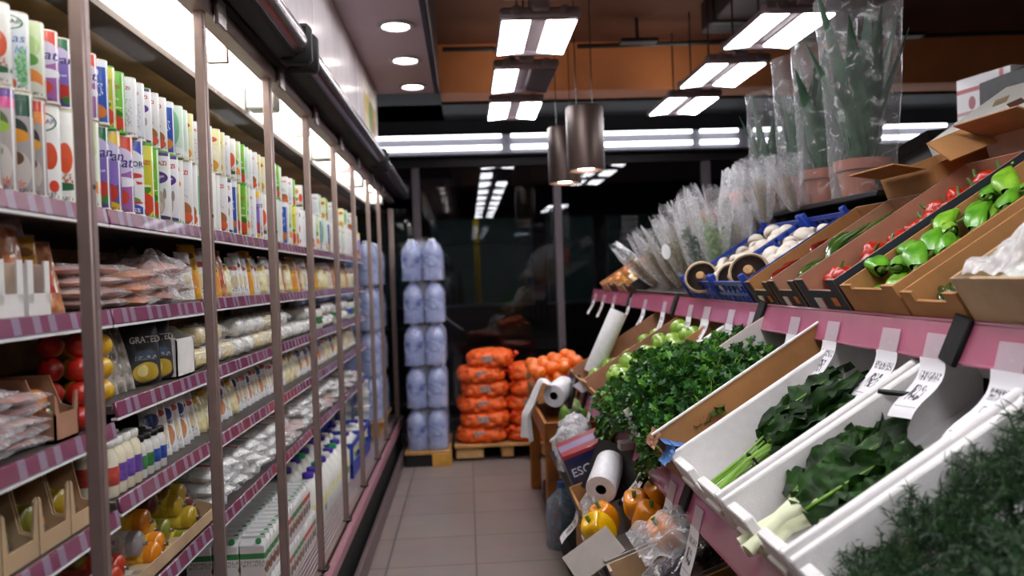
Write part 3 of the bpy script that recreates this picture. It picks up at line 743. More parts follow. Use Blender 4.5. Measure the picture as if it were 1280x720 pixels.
# --- flat vacuum packs
def pillow(mb, lx, ly, lz, mat_=0, seed=0, k=0.0, ex=3.0, nu=14, nv=14, z0=0.0):
    """flat bag: two skins meeting in a seam"""
    for sgn in (1, -1):
        def fn(u, v, sgn=sgn):
            x = (u-.5)*2; y_ = (v-.5)*2
            e = max(0.0, (1-abs(x)**ex)*(1-abs(y_)**ex))**0.5
            w = nz((x*3, y_*3, sgn*5+seed), 1.0) * k * (0.4 + e)
            return ((u-.5)*lx, (v-.5)*ly, z0 + lz*0.5 + sgn*(lz*0.5*e) + w*lz)
        mb.surf(fn if sgn > 0 else (lambda u, v, f=fn: f(1-u, v)), nu, nv, mat_)
    return mb
def meat_mat(n, a, b, sc=30): return mat(n, a, 0.35, 0, 0.1, sc, 0.2, 60, coat=0.5, c2=b)
MEATS = {'salmon': ('c4775c', 'd99a7c'), 'pink': ('b9655a', 'd6958a'), 'dark': ('6a2f2a', '9a4a3c'), 'orange': ('cf6a2c', 'e08a44'), 'rose': ('c98878', 'e0b4a4'), 'white': ('e2ded6', 'f1efea')}
LABELM = print_mat('pack_label_print', 'f1efe9', [], [(0.0, 0.0, 0.012, 0.3, 'b8382f')], [])
def pack_kind(mname, lx=0.17, ly=0.115, lz=0.026, seed=0, label=True, ky=0.25):
    a, b = MEATS[mname]
    def make():
        t = thing('meat_pack', 'x', 'meat pack')
        mb = MB(); pillow(mb, lx*0.84, ly*0.84, lz*0.78, 0, seed, 0.08, z0=lz*0.1); mb.build('meat', meat_mat('meat_'+mname, a, b), t, ang=80)
        mb = MB(); pillow(mb, lx*1.03, ly*1.03, lz, 0, seed+3, ky, 2.2, 18, 16); mb.build('film', PACKF, t, ang=80)
        if label: MB().box((0.01, 0.0, lz*0.93), (lx*0.42, ly*0.5, 0.0012), rot=(0.0, 0.0, 0.2)).build('label', LABELM, t)
        return t
    return Kind(make)
packs = {k: pack_kind(k, seed=i*2) for i, k in enumerate(MEATS)}
film_pile = pack_kind('rose', 0.2, 0.14, 0.05, 21, False, 0.75)
orange_pack = pack_kind('orange', 0.19, 0.12, 0.035, 9, True, 0.4)
PD = {'salmon': 'salmon pink vacuum meat pack', 'pink': 'pink vacuum meat pack', 'dark': 'dark red vacuum meat pack', 'orange': 'orange sliced sausage pack', 'rose': 'pale rose film meat pack', 'white': 'white film cheese pack'}
def stack(kinds, tier, x, y, n, z, dz=0.021, jit=0.012):
    for i in range(n):
        k = kinds[i % len(kinds)]
        shop(packs[k], PD[k], 'meat pack', tier, x + random.uniform(-jit, jit), y + random.uniform(-jit, jit)*.6, z + i*dz, (random.uniform(-.04, .04), random.uniform(-.03, .05), random.uniform(-.2, .2)), 1.0, 'stack level %s' % ORD[i])

# --- open display cartons with tall packs
WBOX = mat('white_carton', 'e9e4e0', 0.6, 0, 0.04)
def make_dispbox():
    t = thing('display_carton', 'x', 'carton')
    W, D, Hh = 0.072, 0.20, 0.115
    MB().box((0, 0, 0.002), (D, W, 0.004)).build('base', WBOX, t)
    for s in (-1, 1):
        mb = MB().add([(-D/2, s*W/2, 0), (D/2, s*W/2, 0), (D/2, s*W/2, Hh*0.78), (-D/2, s*W/2, Hh), (-D/2, s*(W/2-.003), 0), (D/2, s*(W/2-.003), 0), (D/2, s*(W/2-.003), Hh*0.78), (-D/2, s*(W/2-.003), Hh)],
                      [(0,1,2,3), (7,6,5,4), (0,4,5,1), (1,5,6,2), (2,6,7,3), (3,7,4,0)])
        mb.build('side_panel', WBOX, t)
    MB().box((-D/2, 0, Hh/2), (0.004, W, Hh)).build('back_panel', WBOX, t)
    MB().box((D/2, 0, 0.02), (0.004, W, 0.04)).box((D/2, -W*.38, 0.06), (0.004, W*.24, 0.075)).box((D/2, W*.38, 0.06), (0.004, W*.24, 0.075)).build('front_panel', WBOX, t)
    return t
dispbox = Kind(make_dispbox)
def upright_kind(name, pm, w=0.062, hh=0.17, th=0.022, filmy=True, label=None):
    def make():
        t = thing('upright_pack', 'x', 'pack')
        mb = MB()
        pillow(mb, hh, w, th, 0, 1.0, 0.18, 2.4, 16, 12)
        mb.bend(lambda v: Vector((v.z - th/2, v.y, v.x + hh/2)))
        mb.build('pouch', pm, t, ang=80)
        MB().box((0, 0, hh-0.004), (0.002, w*0.98, 0.016)).box((0, 0, 0.004), (0.002, w*0.98, 0.008)).build('seam', CLEAR if filmy else pm, t)
        if label: MB().box((th*0.46, 0, hh*0.42), (0.0015, w*0.55, hh*0.3)).build('label', label, t)
        return t
    return Kind(make)
UP = {
 'sausage': (upright_kind('sau', mat('sausage_links', 'c0653c', 0.3, 0, 0.2, 40, 0.4, 60, coat=0.8, c2='e0a070'), label=LABELM), 'orange sausage pack'),
 'yellow': (upright_kind('yel', print_mat('p_yelpouch', 'e2a51e', [(0.11, 'c98a18')], [(0, 0.05, 0.02, 0.03, 'd88a3c'), (0, 0.135, 0.018, 0.010, '7a4a18')], [(-.02, .02, .09, .11, '7a4a18')])), 'yellow upright pack'),
 'white': (upright_kind('whi', print_mat('p_whipouch', 'ece9e6', [(0.13, 'e2dfe0')], [(0, 0.06, 0.02, 0.03, 'd8c8a4'), (0, 0.12, 0.022, 0.010, 'c05a4c')], [(-.02, .02, .02, .04, '8a8a90')])), 'white upright pouch'),
 'whiteblue': (upright_kind('wbl', print_mat('p_wblpouch', 'e6e6e8', [], [(0, 0.11, 0.024, 0.018, '2c3f78'), (0, 0.05, 0.022, 0.03, 'c98a5a')], [(-.02, .02, .08, .09, '5a5a70')])), 'white pouch with navy emblem'),
 'silver': (upright_kind('sil', mat('silver_pink_film', 'b9a3a0', 0.15, 0.3, 0.3, 50, 0.9, 70, c2='e8d8d4'), 0.06, 0.19), 'silvery pink film pack'),
 'greyfilm': (upright_kind('grf', mat('grey_film_pack', '8a7f74', 0.15, 0.1, 0.35, 35, 0.9, 60, c2='c8beb2'), 0.05, 0.165, 0.03), 'grey see-through sausage pack'),
 'cheese': (upright_kind('che', print_mat('p_chepouch', 'e6d7a2', [(0.12, 'f0ead2')], [(0, 0.07, 0.024, 0.03, 'f2e8c2'), (0, 0.12, 0.02, 0.012, 'd8a43c')]), 0.075, 0.14, 0.04), 'pale yellow cheese bag'),
}
def grated():
    t = thing('grated_cheese_bag', 'x', 'bag')
    mb = MB(); hh, w, th = 0.155, 0.105, 0.045
    pillow(mb, hh, w, th, 0, 7.0, 0.12, 2.6, 18, 14); mb.bend(lambda v: Vector((v.z - th/2, v.y, v.x + hh/2)))
    mb.build('pouch', print_mat('p_grated', '171c26', [], [(0.0, 0.03, 0.035, 0.024, 'c9a63c'), (-0.01, 0.034, 0.014, 0.014, 'e6d48a'), (0.0, 0.075, 0.03, 0.008, '3c4a5c')], [(-.03, .03, .06, .07, '9aa0a8')]), t, ang=80)
    mb = MB(); text_flat(mb, 'GRATED', 0.022, Matrix.Translation((0.0226, 0.0, 0.108)) @ Matrix(((0,0,1,0),(1,0,0,0),(0,1,0,0),(0,0,0,1))), bold=0.01)
    mb.build('printed_name', mat('ink_grated', 'd8d6cc', 0.5), t, smooth=False)
    MB().box((0, 0, hh-0.004), (0.002, w*0.98, 0.014)).build('seam', NAVY, t)
    return t
GRATED = Kind(grated)

# --- sausage rolls, net balls, jars, trays
def roll_kind(col, lab, c2=None, L=0.19, r=0.031):
    def make():
        t = thing('sausage_roll', 'x', 'sausage')
        prof = [(0.0, -L/2)] + [(r*sin(a), -L/2 + r*0.6*(1-cos(a))) for a in (0.4, 0.8, 1.2, 1.57)] + [(r, L/2 - r*0.75)] + [(r*cos(a), L/2 - r*0.75 + r*0.50*sin(a)) for a in (0.3, 0.6, 0.9, 1.2, 1.42)] + [(0.006, L/2 - r*0.24)]
        M = Matrix.Translation((0, 0, r)) @ Matrix.Rotation(pi/2, 4, 'Y')
        MB().lathe(prof, 20, M=M).build('casing', mat('casing_'+col, col, 0.28, 0, 0.08, 40, 0.15, 90, coat=0.7, c2=c2), t, ang=70)
        MB().lathe([(0.006, L/2-r*.25), (0.004, L/2-r*.25+.005), (0.006, L/2-r*.25+.008), (0.0, L/2-r*.25+.009)], 10, M=M).build('clip', STEEL, t)
        MB().lathe([(r*1.01, L*0.08), (r*1.015, L*0.10), (r*1.015, L*0.27), (r*1.01, L*0.29)], 20, M=M).build('label_band', mat('band_'+lab, lab, 0.35, 0, 0.25, 60), t)
        return t
    return Kind(make)
ROLLS = {'yellow': (roll_kind('b99a26', 'd8c44a'), 'yellow sausage roll'), 'orange': (roll_kind('dd8418', 'e8b43c'), 'orange sausage roll'), 'silver': (roll_kind('8f8a88', 'c6c0bc'), 'silver grey sausage roll'),
         'red': (roll_kind('b3361c', 'd8582c'), 'red sausage roll'), 'olive': (roll_kind('7a7a22', 'c8b83a'), 'olive green sausage roll'), 'maroon': (roll_kind('5a201a', '8a3a2a'), 'maroon sausage roll'), 'green': (roll_kind('3d5a22', 'd8b83a'), 'green yellow sausage roll')}
def netball(col):
    def make():
        t = thing('cheese_ball', 'x', 'cheese')
        r = 0.032
        MB().blob((0, 0, r), r, 18, 12, 0, lambda u: 1 + 0.03*abs(sin(6*atan2(u.y, u.x)))).build('ball', mat('net_'+col, col, 0.3, 0, 0.15, 60, 0.4, 200, coat=0.6), t, ang=80)
        MB().tube([(0, 0, 2*r-0.003), (0.004, 0, 2*r+0.006), (0.0, 0.004, 2*r+0.012)], [0.006, 0.003, 0.007], 8).build('knot', mat('net_'+col, col), t)
        return t
    return Kind(make)
BALLS = {'red': (netball('c3241a'), 'red waxed cheese ball'), 'yellow': (netball('dcaa1c'), 'yellow netted cheese ball')}
def jar(body, lab_, cap):
    def make():
        t = thing('small_bottle', 'x', 'bottle')
        MB().lathe([(0.0, 0.0), (0.017, 0.0), (0.0185, 0.003), (0.0185, 0.062), (0.016, 0.072), (0.0115, 0.080), (0.0115, 0.086)], 18).build('bottle', mat('jarbody_'+body, body, 0.25, 0, 0.04, coat=0.4), t, ang=50)
        MB().lathe([(0.0188, 0.020), (0.0190, 0.021), (0.0190, 0.050), (0.0188, 0.051)], 18).build('label', mat('jarlab_'+lab_, lab_, 0.4, 0, 0.4, 60), t)
        MB().lathe([(0.0125, 0.082), (0.0135, 0.083), (0.0135, 0.094), (0.012, 0.096), (0.0, 0.096)], 18).build('cap', mat('cap_'+cap, cap, 0.35), t, ang=50)
        return t
    return Kind(make)
JARS = {'cream': (jar('e6dcc0', '6a4a9c', 'e8e6e0'), 'cream bottle with purple label'), 'red': (jar('e4dcc4', 'b8483c', 'e8e6e0'), 'cream bottle with red label'), 'green': (jar('dcd8d0', '3c7a44', '22201f'), 'white bottle with green label'), 'blue': (jar('dcd8d4', '2f4f9a', '22201f'), 'white bottle with blue label')}
def open_tray(W, D, Hb, Hs, m, name='cardboard_tray'):
    """shelf-ready tray: low cut-away front (+X), tall back corners"""
    def make():
        t = thing(name, 'x', 'tray'); th = 0.004
        MB().box((0, 0, th/2), (D, W, th)).build('base', m, t)
        for s in (-1, 1):
            pts = [(-D/2, 0), (D/2, 0), (D/2, Hb), (D/2-0.03, Hb+0.01), (D/2-0.05, Hs), (-D/2, Hs)]
            n = len(pts); mb = MB()
            vs = [(x, s*W/2, z) for x, z in pts] + [(x, s*(W/2-th), z) for x, z in pts]
            mb.add(vs, [tuple(range(n)) if s < 0 else tuple(range(n))[::-1], tuple(range(n, 2*n))[::-1] if s < 0 else tuple(range(n, 2*n))] + [(i, i+n, (i+1) % n + n, (i+1) % n) if s < 0 else (i, (i+1) % n, (i+1) % n + n, i+n) for i in range(n)])
            mb.build('side_panel', m, t, smooth=False)
        pts = [(-W/2, 0), (W/2, 0), (W/2, Hs*0.75), (W/2-0.008, Hs*0.7), (W/2-0.016, Hb), (-W/2+0.016, Hb), (-W/2+0.008, Hs*0.7), (-W/2, Hs*0.75)]
        n = len(pts)
        MB().add([(D/2, y_, z) for y_, z in pts] + [(D/2-th, y_, z) for y_, z in pts], [tuple(range(n)), tuple(range(n, 2*n))[::-1]] + [(i, i+n, (i+1) % n + n, (i+1) % n) for i in range(n)]).build('front_panel', m, t, smooth=False)
        MB().box((-D/2+th/2, 0, Hs/2), (th, W, Hs)).build('back_panel', m, t)
        return t
    return Kind(make)

# second shelf, near part
h1 = shelf_h(1, 1.4) + 0.0005
for k, y in enumerate((1.235, 1.318, 1.405)):
    shop(dispbox, ['white cut-out carton', 'white cut-out carton holding yellow packs', 'white cut-out carton holding sausage packs'][k], 'carton', 1, -0.85, y, h1)
    kd, ds = UP[['yellow', 'yellow', 'sausage'][k]]
    for j, x in enumerate((-0.785, -0.83, -0.875)):
        shop(kd, ds + ' in the white carton', 'pack', 1, x, y, h1 + 0.006, (0, -0.10, 0), 0.9)
shop(UP['yellow'][0], 'tilted yellow pack beside the white cartons', 'pack', 1, -0.80, 1.468, h1, (0, -0.12, -0.5), 0.86)
shop(UP['silver'][0], UP['silver'][1] + ' leaning', 'pack', 1, -0.82, 1.50, h1, (0.12, -0.16, -0.6))
shop(UP['sausage'][0], UP['sausage'][1] + ' leaning', 'pack', 1, -0.79, 1.53, h1, (0, -0.28, -0.5), 0.85)
stack(['salmon', 'rose', 'salmon', 'pink'], 1, -0.83, 1.575+0.03, 4, h1, 0.024)
h1 = shelf_h(1, 1.8) + 0.0005
stack(['salmon', 'pink', 'rose', 'salmon'], 1, -0.83, 1.735, 4, h1, 0.024)
for j in range(3): shop(orange_pack, 'orange sliced sausage pack, glossy', 'meat pack', 1, -0.83, 1.875, h1 + j*0.03, (0.05, 0.06, 0.2 - 0.2*j), 1.0, 'stack level ' + ORD[j])
for j in range(3): shop(film_pile, 'crumpled shiny film meat pack', 'meat pack', 1, -0.83, 2.02, h1 + j*0.036, (0.05*j, 0.1, 0.3 - 0.3*j), 1.0, 'stack level ' + ORD[j])
stack(['salmon', 'dark', 'orange', 'pink'], 1, -0.83, 2.15, 4, h1, 0.026)

# third shelf, near part
h2 = shelf_h(2, 1.3) + 0.0005
stack(['dark', 'pink', 'dark', 'rose', 'dark', 'salmon'], 2, -0.82, 1.245, 6, h2, 0.019)
stack(['pink', 'dark', 'rose', 'dark', 'pink'], 2, -0.825, 1.37, 5, h2, 0.019)
tray_a = open_tray(0.085, 0.20, 0.05, 0.115, CARDR)
shop(tray_a, 'brown cardboard tray with yellow rolls', 'tray', 2, -0.845, 1.477, h2)
for j, k in enumerate(('green', 'orange')):
    shop(ROLLS[k][0], ROLLS[k][1] + ' in brown tray', 'sausage', 2, -0.85, 1.477, h2 + 0.005 + 0.053*j, (j*1.2, 0, 0), 0.9)
for j in range(4): shop(BALLS['red'][0], BALLS['red'][1], 'cheese', 2, -0.765, 1.567 + 0.003*j, h2 + 0.0475*j, (0, 0, j*1.3), 0.74, 'stack level ' + ORD[j])
for j in range(4): shop(BALLS['red'][0], BALLS['red'][1] + ' behind', 'cheese', 2, -0.820, 1.567 + 0.003*j, h2 + 0.0475*j, (0, 0, j*2.3), 0.74, 'stack level ' + ORD[j])
h2 = shelf_h(2, 1.9) + 0.0005
for j in range(3): shop(BALLS['yellow'][0], BALLS['yellow'][1], 'cheese', 2, -0.765, 1.665, h2 + 0.0475*j, (0, 0, j), 0.74, 'stack level ' + ORD[j])
for j in range(3): shop(BALLS['yellow'][0], BALLS['yellow'][1] + ' behind', 'cheese', 2, -0.820, 1.665, h2 + 0.0475*j, (0, 0, j), 0.74, 'stack level ' + ORD[j])
for j, y in enumerate((1.715, 1.755, 1.80, 1.845)): shop(UP['greyfilm'][0], UP['greyfilm'][1], 'pack', 2, -0.79, y, h2, (0.05, -0.30, -0.55), 0.95)
for j, y in enumerate((1.94, 2.03)):
    for r_ in range(2): shop(GRATED, 'navy grated cheese bag', 'bag', 2, -0.79 - 0.06*r_, y, h2, (0, -0.10, -0.55), 1.0, 'front' if not r_ else 'back')
wb = open_tray(0.13, 0.18, 0.10, 0.13, WBOX, 'white_carton_tray')
shop(wb, 'white carton tray', 'tray', 2, -0.84, 2.125, h2)
for y in (2.10, 2.15): shop(UP['cheese'][0], UP['cheese'][1] + ' in white tray', 'bag', 2, -0.83, y, h2+0.005, (0, -0.1, -0.2))

# fourth shelf, near part
h3 = shelf_h(3, 1.3) + 0.0005
tray_b = open_tray(0.105, 0.20, 0.032, 0.135, CARD2)
for k, y in enumerate((1.20, 1.31, 1.42, 1.53)):
    shop(tray_b, 'beige cardboard tray, %s one' % ORD[k], 'tray', 3, -0.845, y, h3)
    for j, (dy, dz, kk) in enumerate(((-0.004, 0.0, ['olive', 'green', 'orange', 'orange'][k]), (0.004, 0.058, ['green', 'green', 'olive', 'yellow'][k]))):
        shop(ROLLS[kk][0], ROLLS[kk][1] + ' in %s tray' % ORD[k], 'sausage', 3, -0.85, y + dy, h3 + 0.005 + dz, (j*2, 0, 0), 0.95, 'upper' if j else 'lower')
h3 = shelf_h(3, 1.9) + 0.0005
for r_ in range(2):
    for k, y in enumerate((1.665, 1.705, 1.745, 1.785, 1.825, 1.865, 1.905, 1.945)):
        kk = ['red', 'cream', 'cream', 'cream', 'green', 'green', 'blue', 'blue'][k]
        shop(JARS[kk][0], JARS[kk][1], 'bottle', 3, -0.762 - 0.042*r_, y, h3, (0, 0, k), 1.25 if k < 4 else 1.0, 'front row' if not r_ else 'back row')
rr = random.Random(5)
for k, y in enumerate((2.0, 2.045, 2.09, 2.135, 2.18)):
    kk = ['whiteblue', 'white', 'whiteblue', 'white', 'whiteblue'][k]
    shop(UP[kk][0], UP[kk][1], 'pouch', 3, -0.79, y, h3, (0, -0.22, -0.6), 0.92)

# fifth shelf, near part: maroon sausages then the pyramid of rolls
h4 = shelf_h(4, 1.9) + 0.0005
for k in range(5):
    for j in range(2): shop(ROLLS['maroon'][0], ROLLS['maroon'][1], 'sausage', 4, -0.84, 1.30 + 0.066*k, h4 + 0.0625*j, (k+j, 0, 0), 1.0, 'upper' if j else 'lower')
tray_c = open_tray(0.62, 0.21, 0.035, 0.05, CARD2)
shop(tray_c, 'long cardboard tray under coloured sausage rolls', 'tray', 4, -0.842, 1.98, h4)
pyr = [['red', 'silver', 'silver', 'orange', 'orange', 'yellow', 'olive', 'yellow', 'maroon'], ['red', 'red', 'silver', 'orange', 'yellow', 'olive', 'yellow', 'yellow', 'maroon'], ['olive', 'maroon', 'olive', 'yellow', 'olive', 'maroon', 'yellow', 'maroon', 'olive']]
for j in range(3):
    for k in range(9):
        kk = pyr[j][k]
        shop(ROLLS[kk][0], ROLLS[kk][1] + ' in long tray', 'sausage', 4, -0.85 - 0.028*j, 1.712 + 0.066*k + 0.033*(j % 2), h4 + 0.006 + 0.057*j, (k*1.7+j, 0, 0), 1.0, 'layer ' + ORD[j])

# everything further along the shelves
rr = random.Random(8)
def cheese_block(col, nm):
    def make():
        t = thing('cheese_block', 'x', 'cheese')
        MB().box((0, 0, 0.03), (0.12, 0.09, 0.055), bev=0.012).build('cheese', mat('block_'+nm, col, 0.4, 0, 0.05, 20, coat=0.5), t)
        mb = MB(); pillow(mb, 0.15, 0.115, 0.062, 0, 4, 0.2, 3.0, 14, 12); mb.build('film', PACKF, t, ang=80)
        MB().box((0.03, 0, 0.0605), (0.04, 0.06, 0.0012)).build('label', LABELM, t)
        return t
    return Kind(make)
BLK = {'white': (cheese_block('efece2', 'white'), 'white cheese block in film'), 'yellow': (cheese_block('e3cf95', 'yellow'), 'yellow cheese block in film')}
def tub(colr, capc):
    def make():
        t = thing('plastic_tub', 'x', 'tub')
        MB().lathe([(0.0, 0.0), (0.043, 0.0), (0.046, 0.003), (0.053, 0.085), (0.054, 0.09)], 24).build('tub', mat('tub_'+colr, colr, 0.35, 0, 0.04), t, ang=50)
        MB().lathe([(0.056, 0.086), (0.057, 0.094), (0.050, 0.098), (0.048, 0.095), (0.0, 0.095)], 24).build('lid', mat('tublid_'+capc, capc, 0.3, 0, 0.03), t, ang=50)
        MB().lathe([(0.0475, 0.020), (0.0483, 0.021), (0.0523, 0.065), (0.0520, 0.066)], 24).build('label', mat('tublabel_'+capc, '8fb0c8', 0.4, 0, 0.5, 30, c2='f0f0ee'), t)
        return t
    return Kind(make)
TUBS = {'white': (tub('eceae6', 'f0efec'), 'white plastic tub'), 'blue': (tub('e8e8ea', '3a5fb0'), 'white tub with blue lid')}
y = 2.27
while y < 5.58:
    k = rr.choice(['yellow', 'white', 'white', 'sausage', 'white', 'cheese', 'cheese'] if y > 2.6 else ['yellow', 'white', 'white', 'sausage'])
    kd, ds = UP[k]
    shop(kd, ds, 'pouch', 1, -0.785 + rr.uniform(-.01, .01), y, shelf_h(1, y) + .001, (0, -0.18, rr.uniform(-.7, -.3)), rr.uniform(.78, .95))
    y += 0.062 if y < 4 else 0.075
y = 2.29
while y < 5.58:
    if y < 4.0 or rr.random() < .6:
        for j in range(2 if rr.random() < .8 else 1):
            k = 'yellow' if (y < 3.2 and rr.random() < .6) else 'white'
            shop(BLK[k][0], BLK[k][1], 'cheese', 2, -0.815, y + rr.uniform(-.008, .008), shelf_h(2, y) + .001 + j*.064, (0, 0, rr.uniform(-.35, .2)), 0.98, 'upper' if j else 'lower')
        y += 0.128
    else:
        k = rr.choice(['cream', 'blue', 'green']); 
        for j in range(3):
            shop(JARS[k][0], JARS[k][1], 'bottle', 2, -0.775, y - .03 + j*0.048, shelf_h(2, y) + .001, (0, 0, y), 1.25)
        y += 0.15
y = 2.245
while y < 5.58:
    k = rr.choice(['whiteblue', 'white', 'white', 'cheese', 'white'])
    kd, ds = UP[k]
    shop(kd, ds, 'pouch', 3, -0.80, y, shelf_h(3, y) + .001, (0, -0.30, rr.uniform(-.7, -.4)), rr.uniform(.8, .95))
    y += 0.055 if y < 4 else 0.07
y = 2.37
while y < 5.58:
    for j in range(3 if y < 4.5 else 2):
        if y < 3.3 or rr.random() < .5:
            shop(packs['white'], PD['white'], 'cheese', 4, -0.825 + rr.uniform(-.01, .01), y, shelf_h(4, y) + .001 + j*.043, (rr.uniform(-.08, .08), .04, rr.uniform(-.4, .3)), (1, 1, 1.9), 'layer ' + ORD[j])
        else:
            shop(packs[['salmon', 'rose', 'pink'][j]], PD[['salmon', 'rose', 'pink'][j]], 'meat pack', 4, -0.825, y, shelf_h(4, y) + .001 + j*.027, (0, .03, rr.uniform(-.3, .3)), 1.0, 'layer ' + ORD[j])
    y += 0.135

# bottom deck: meat packs, shrink packs of white cartons, milk bottles, blue crate of small bottles, tubs
DZ = 0.302
for i in range(6):
    for j in range(4 + (i % 2)):
        k = ['pink', 'rose', 'dark', 'orange', 'salmon'][(i + j) % 5]
        shop(packs[k], PD[k], 'meat pack', 5, -0.80 + 0.012*(j % 2), 1.92 + 0.128*i, DZ + j*.029, (0, .03, -0.2 + 0.1*((i+j) % 5)), 1.08, 'layer ' + ORD[j])
CARTONP = print_mat('p_milkcarton', 'eeecea', [(0.0, 'e9e6e4')], [(0.0, 0.085, 0.04, 0.012, '3a8a4a'), (0.0, 0.04, 0.025, 0.02, '8a5a3c')], [(-.03, .03, .05, .07, '9a9090')])
CARTONR = print_mat('p_milkcarton_red', 'efebe8', [], [(0.0, 0.085, 0.04, 0.012, 'c8402c'), (0.0, 0.04, 0.022, 0.02, '6a4a3c')], [(-.03, .03, .05, .07, '9a9090')])
def milkcarton(pm):
    def make():
        t = thing('milk_carton', 'x', 'carton')
        MB().box((0, 0, 0.06), (0.085, 0.05, 0.12), bev=0.003).build('body', pm, t)
        MB().add([(-.0425, -.025, .1205), (.0425, -.025, .1205), (.0425, .025, .1205), (-.0425, .025, .1205), (-.041, 0, .140), (.041, 0, .140)], [(0,1,5,4), (2,3,4,5), (1,2,5), (3,0,4), (3,2,1,0)]).box((0, 0, .143), (.082, .003, .010)).build('folded_top', WHITEP, t, smooth=False)
        MB().lathe([(.009, .0), (.010, .001), (.010, .010), (0, .011)], 12, M=Matrix.Translation((0.02, -0.012, 0.128)) @ Matrix.Rotation(0.6, 4, 'X')).build('cap', mat('cap_red', 'c0392c' if pm is CARTONR else '2f8a4a', 0.4), t)
        return t
    return Kind(make)
MC = [(milkcarton(CARTONP), 'white milk carton with green print'), (milkcarton(CARTONR), 'white milk carton with red print')]
for lay in range(2):
    for i in range(17):
        for r_ in range(2 if lay == 0 else 3):
            kd, ds = MC[(i // 4) % 2]
            shop(kd, ds, 'carton', 5, -0.755 - 0.089*r_, 2.72 + 0.0525*i, DZ + lay*0.149, (0, 0, 0), 1.0, ('upper ' if lay else 'lower ') + ['front row', 'middle row', 'back row'][r_]) if lay == 0 or i < 15 else None
def milk(capc):
    def make():
        t = thing('milk_bottle', 'x', 'bottle')
        MB().lathe([(0.0, 0.0), (0.046, 0.0), (0.05, 0.005), (0.05, 0.135), (0.046, 0.16), (0.030, 0.19), (0.019, 0.203), (0.019, 0.212)], 24).build('bottle', mat('milk_white', 'f2f0ea', 0.3, 0, 0.03, coat=0.3), t, ang=50)
        MB().lathe([(0.0505, 0.045), (0.0508, 0.046), (0.0508, 0.11), (0.0505, 0.111)], 24).build('label', print_mat('p_milklabel_'+capc, 'e6e8e4', [(0.09, 'e9e4a0')], [(0.0, 0.07, 0.03, 0.02, '5f9a5c')]), t)
        MB().lathe([(0.021, 0.205), (0.022, 0.206), (0.022, 0.222), (0.020, 0.225), (0, 0.225)], 20).build('cap', mat('cap_'+capc, capc, 0.35), t, ang=50)
        MB().tube([(-0.03, 0, 0.185), (-0.052, 0, 0.175), (-0.06, 0, 0.14), (-0.05, 0, 0.11)], 0.007, 8).build('handle', mat('milk_white', 'f2f0ea'), t)
        return t
    return Kind(make)
MILK = [(milk('4a34a0'), 'milk bottle with purple cap'), (milk('1f9a5c'), 'milk bottle with green cap'), (milk('e9e6e4'), 'milk bottle with white cap')]
for i in range(9):
    for r_ in range(2):
        kd, ds = MILK[[0, 0, 1, 0, 2, 0, 1, 0, 2][(i + r_*2) % 9]]
        shop(kd, ds, 'bottle', 5, -0.765 - 0.125*r_, 3.70 + 0.108*i, DZ, (0, 0, 0.3*i), 1.22, 'front row' if not r_ else 'back row')
BLUEP = mat('blue_crate_plastic', '1f3fa4', 0.35, 0, 0.08)
for i in range(2):
    t = thing('blue_bottle_crate', 'blue plastic crate of white bottles on the bottom deck, %s one' % ['nearer', 'farther'][i], 'crate', (-0.83, 4.86 + 0.42*i, DZ))
    MB().box((0, 0, 0.006), (0.28, 0.40, 0.012)).build('base', BLUEP, t)
    for s in (-1, 1):
        MB().box((s*0.136, 0, 0.05), (0.008, 0.40, 0.09)).box((s*0.136, 0, 0.20), (0.012, 0.40, 0.03), bev=.003).build('side_panel', BLUEP, t)
        MB().box((0, s*0.197, 0.05), (0.27, 0.008, 0.09)).box((0, s*0.197, 0.20), (0.28, 0.012, 0.03), bev=.003).build('end_panel', BLUEP, t)
        for q in (-1, 1): MB().box((s*0.132, q*0.192, 0.13), (0.018, 0.018, 0.16)).build('corner_post', BLUEP, t)
    for a in range(2):
        for b in range(3):
            kd, ds = MILK[2 if (a+b) % 2 else 0]
            shop(kd, ds + ' in blue crate', 'bottle', 5, -0.83 + (a-.5)*0.125, 4.86 + 0.42*i + (b-1)*0.12, DZ + 0.014, (0, 0, a+b), 1.0)
y = 5.545
while y < 5.6:
    for lay in range(5):
        for r_ in range(2):
            kd, ds = TUBS['blue' if lay == 4 else 'white']
            shop(kd, ds, 'tub', 5, -0.755 - 0.122*r_, y, DZ + lay*0.098, (0, 0, 0), 1.0, 'layer %s %s' % (ORD[lay], 'front' if not r_ else 'back'))
    y += 0.122
# ------------------------------------------------------------------ produce stand
TH_ = radians(31.5)
class Deck:
    def __init__(s, x, z, th): s.x, s.z, s.th = x, z, th
    def at(s, u, y, n=0.0): return Vector((s.x + u*cos(s.th) - n*sin(s.th), y - 0.057*s.x, s.z + u*sin(s.th) + n*cos(s.th)))
    def rot(s, rx=0.0, ry=0.0, rz=0.0):
        return (Matrix.Rotation(-s.th, 3, 'Y') @ Euler((rx, ry, rz)).to_matrix()).to_euler()
UPD = Deck(0.975, 1.315, TH_); LOD = Deck(0.575, 0.862, TH_); BOD = Deck(0.40, 0.53, radians(20))
stand = thing('produce_stand', 'long sloped two-tier produce stand with pink price strips on the right', 'display stand', (1.2, 3.0, 0))
def spart(name, mb, m, parent=None, **k):
    mb.bend(lambda v: v - Vector((1.2, 3.0, 0)))
    return mb.build(name, m, parent or stand, **k)
SA, SB, SL = 0.7, 6.0, 4.55
def slab(deck, y0, y1, L, th=0.02):
    mb = MB(); c = deck.at(L/2, (y0+y1)/2, -th/2 - 0.001)
    return mb.box(c, (L, y1-y0, th), rot=(0, -deck.th, 0), bev=0.003)
spart('upper_deck', slab(UPD, SA, SB, 0.60), BLACKP)
spart('lower_deck', slab(LOD, SA, 4.2, 0.68), BLACKP)
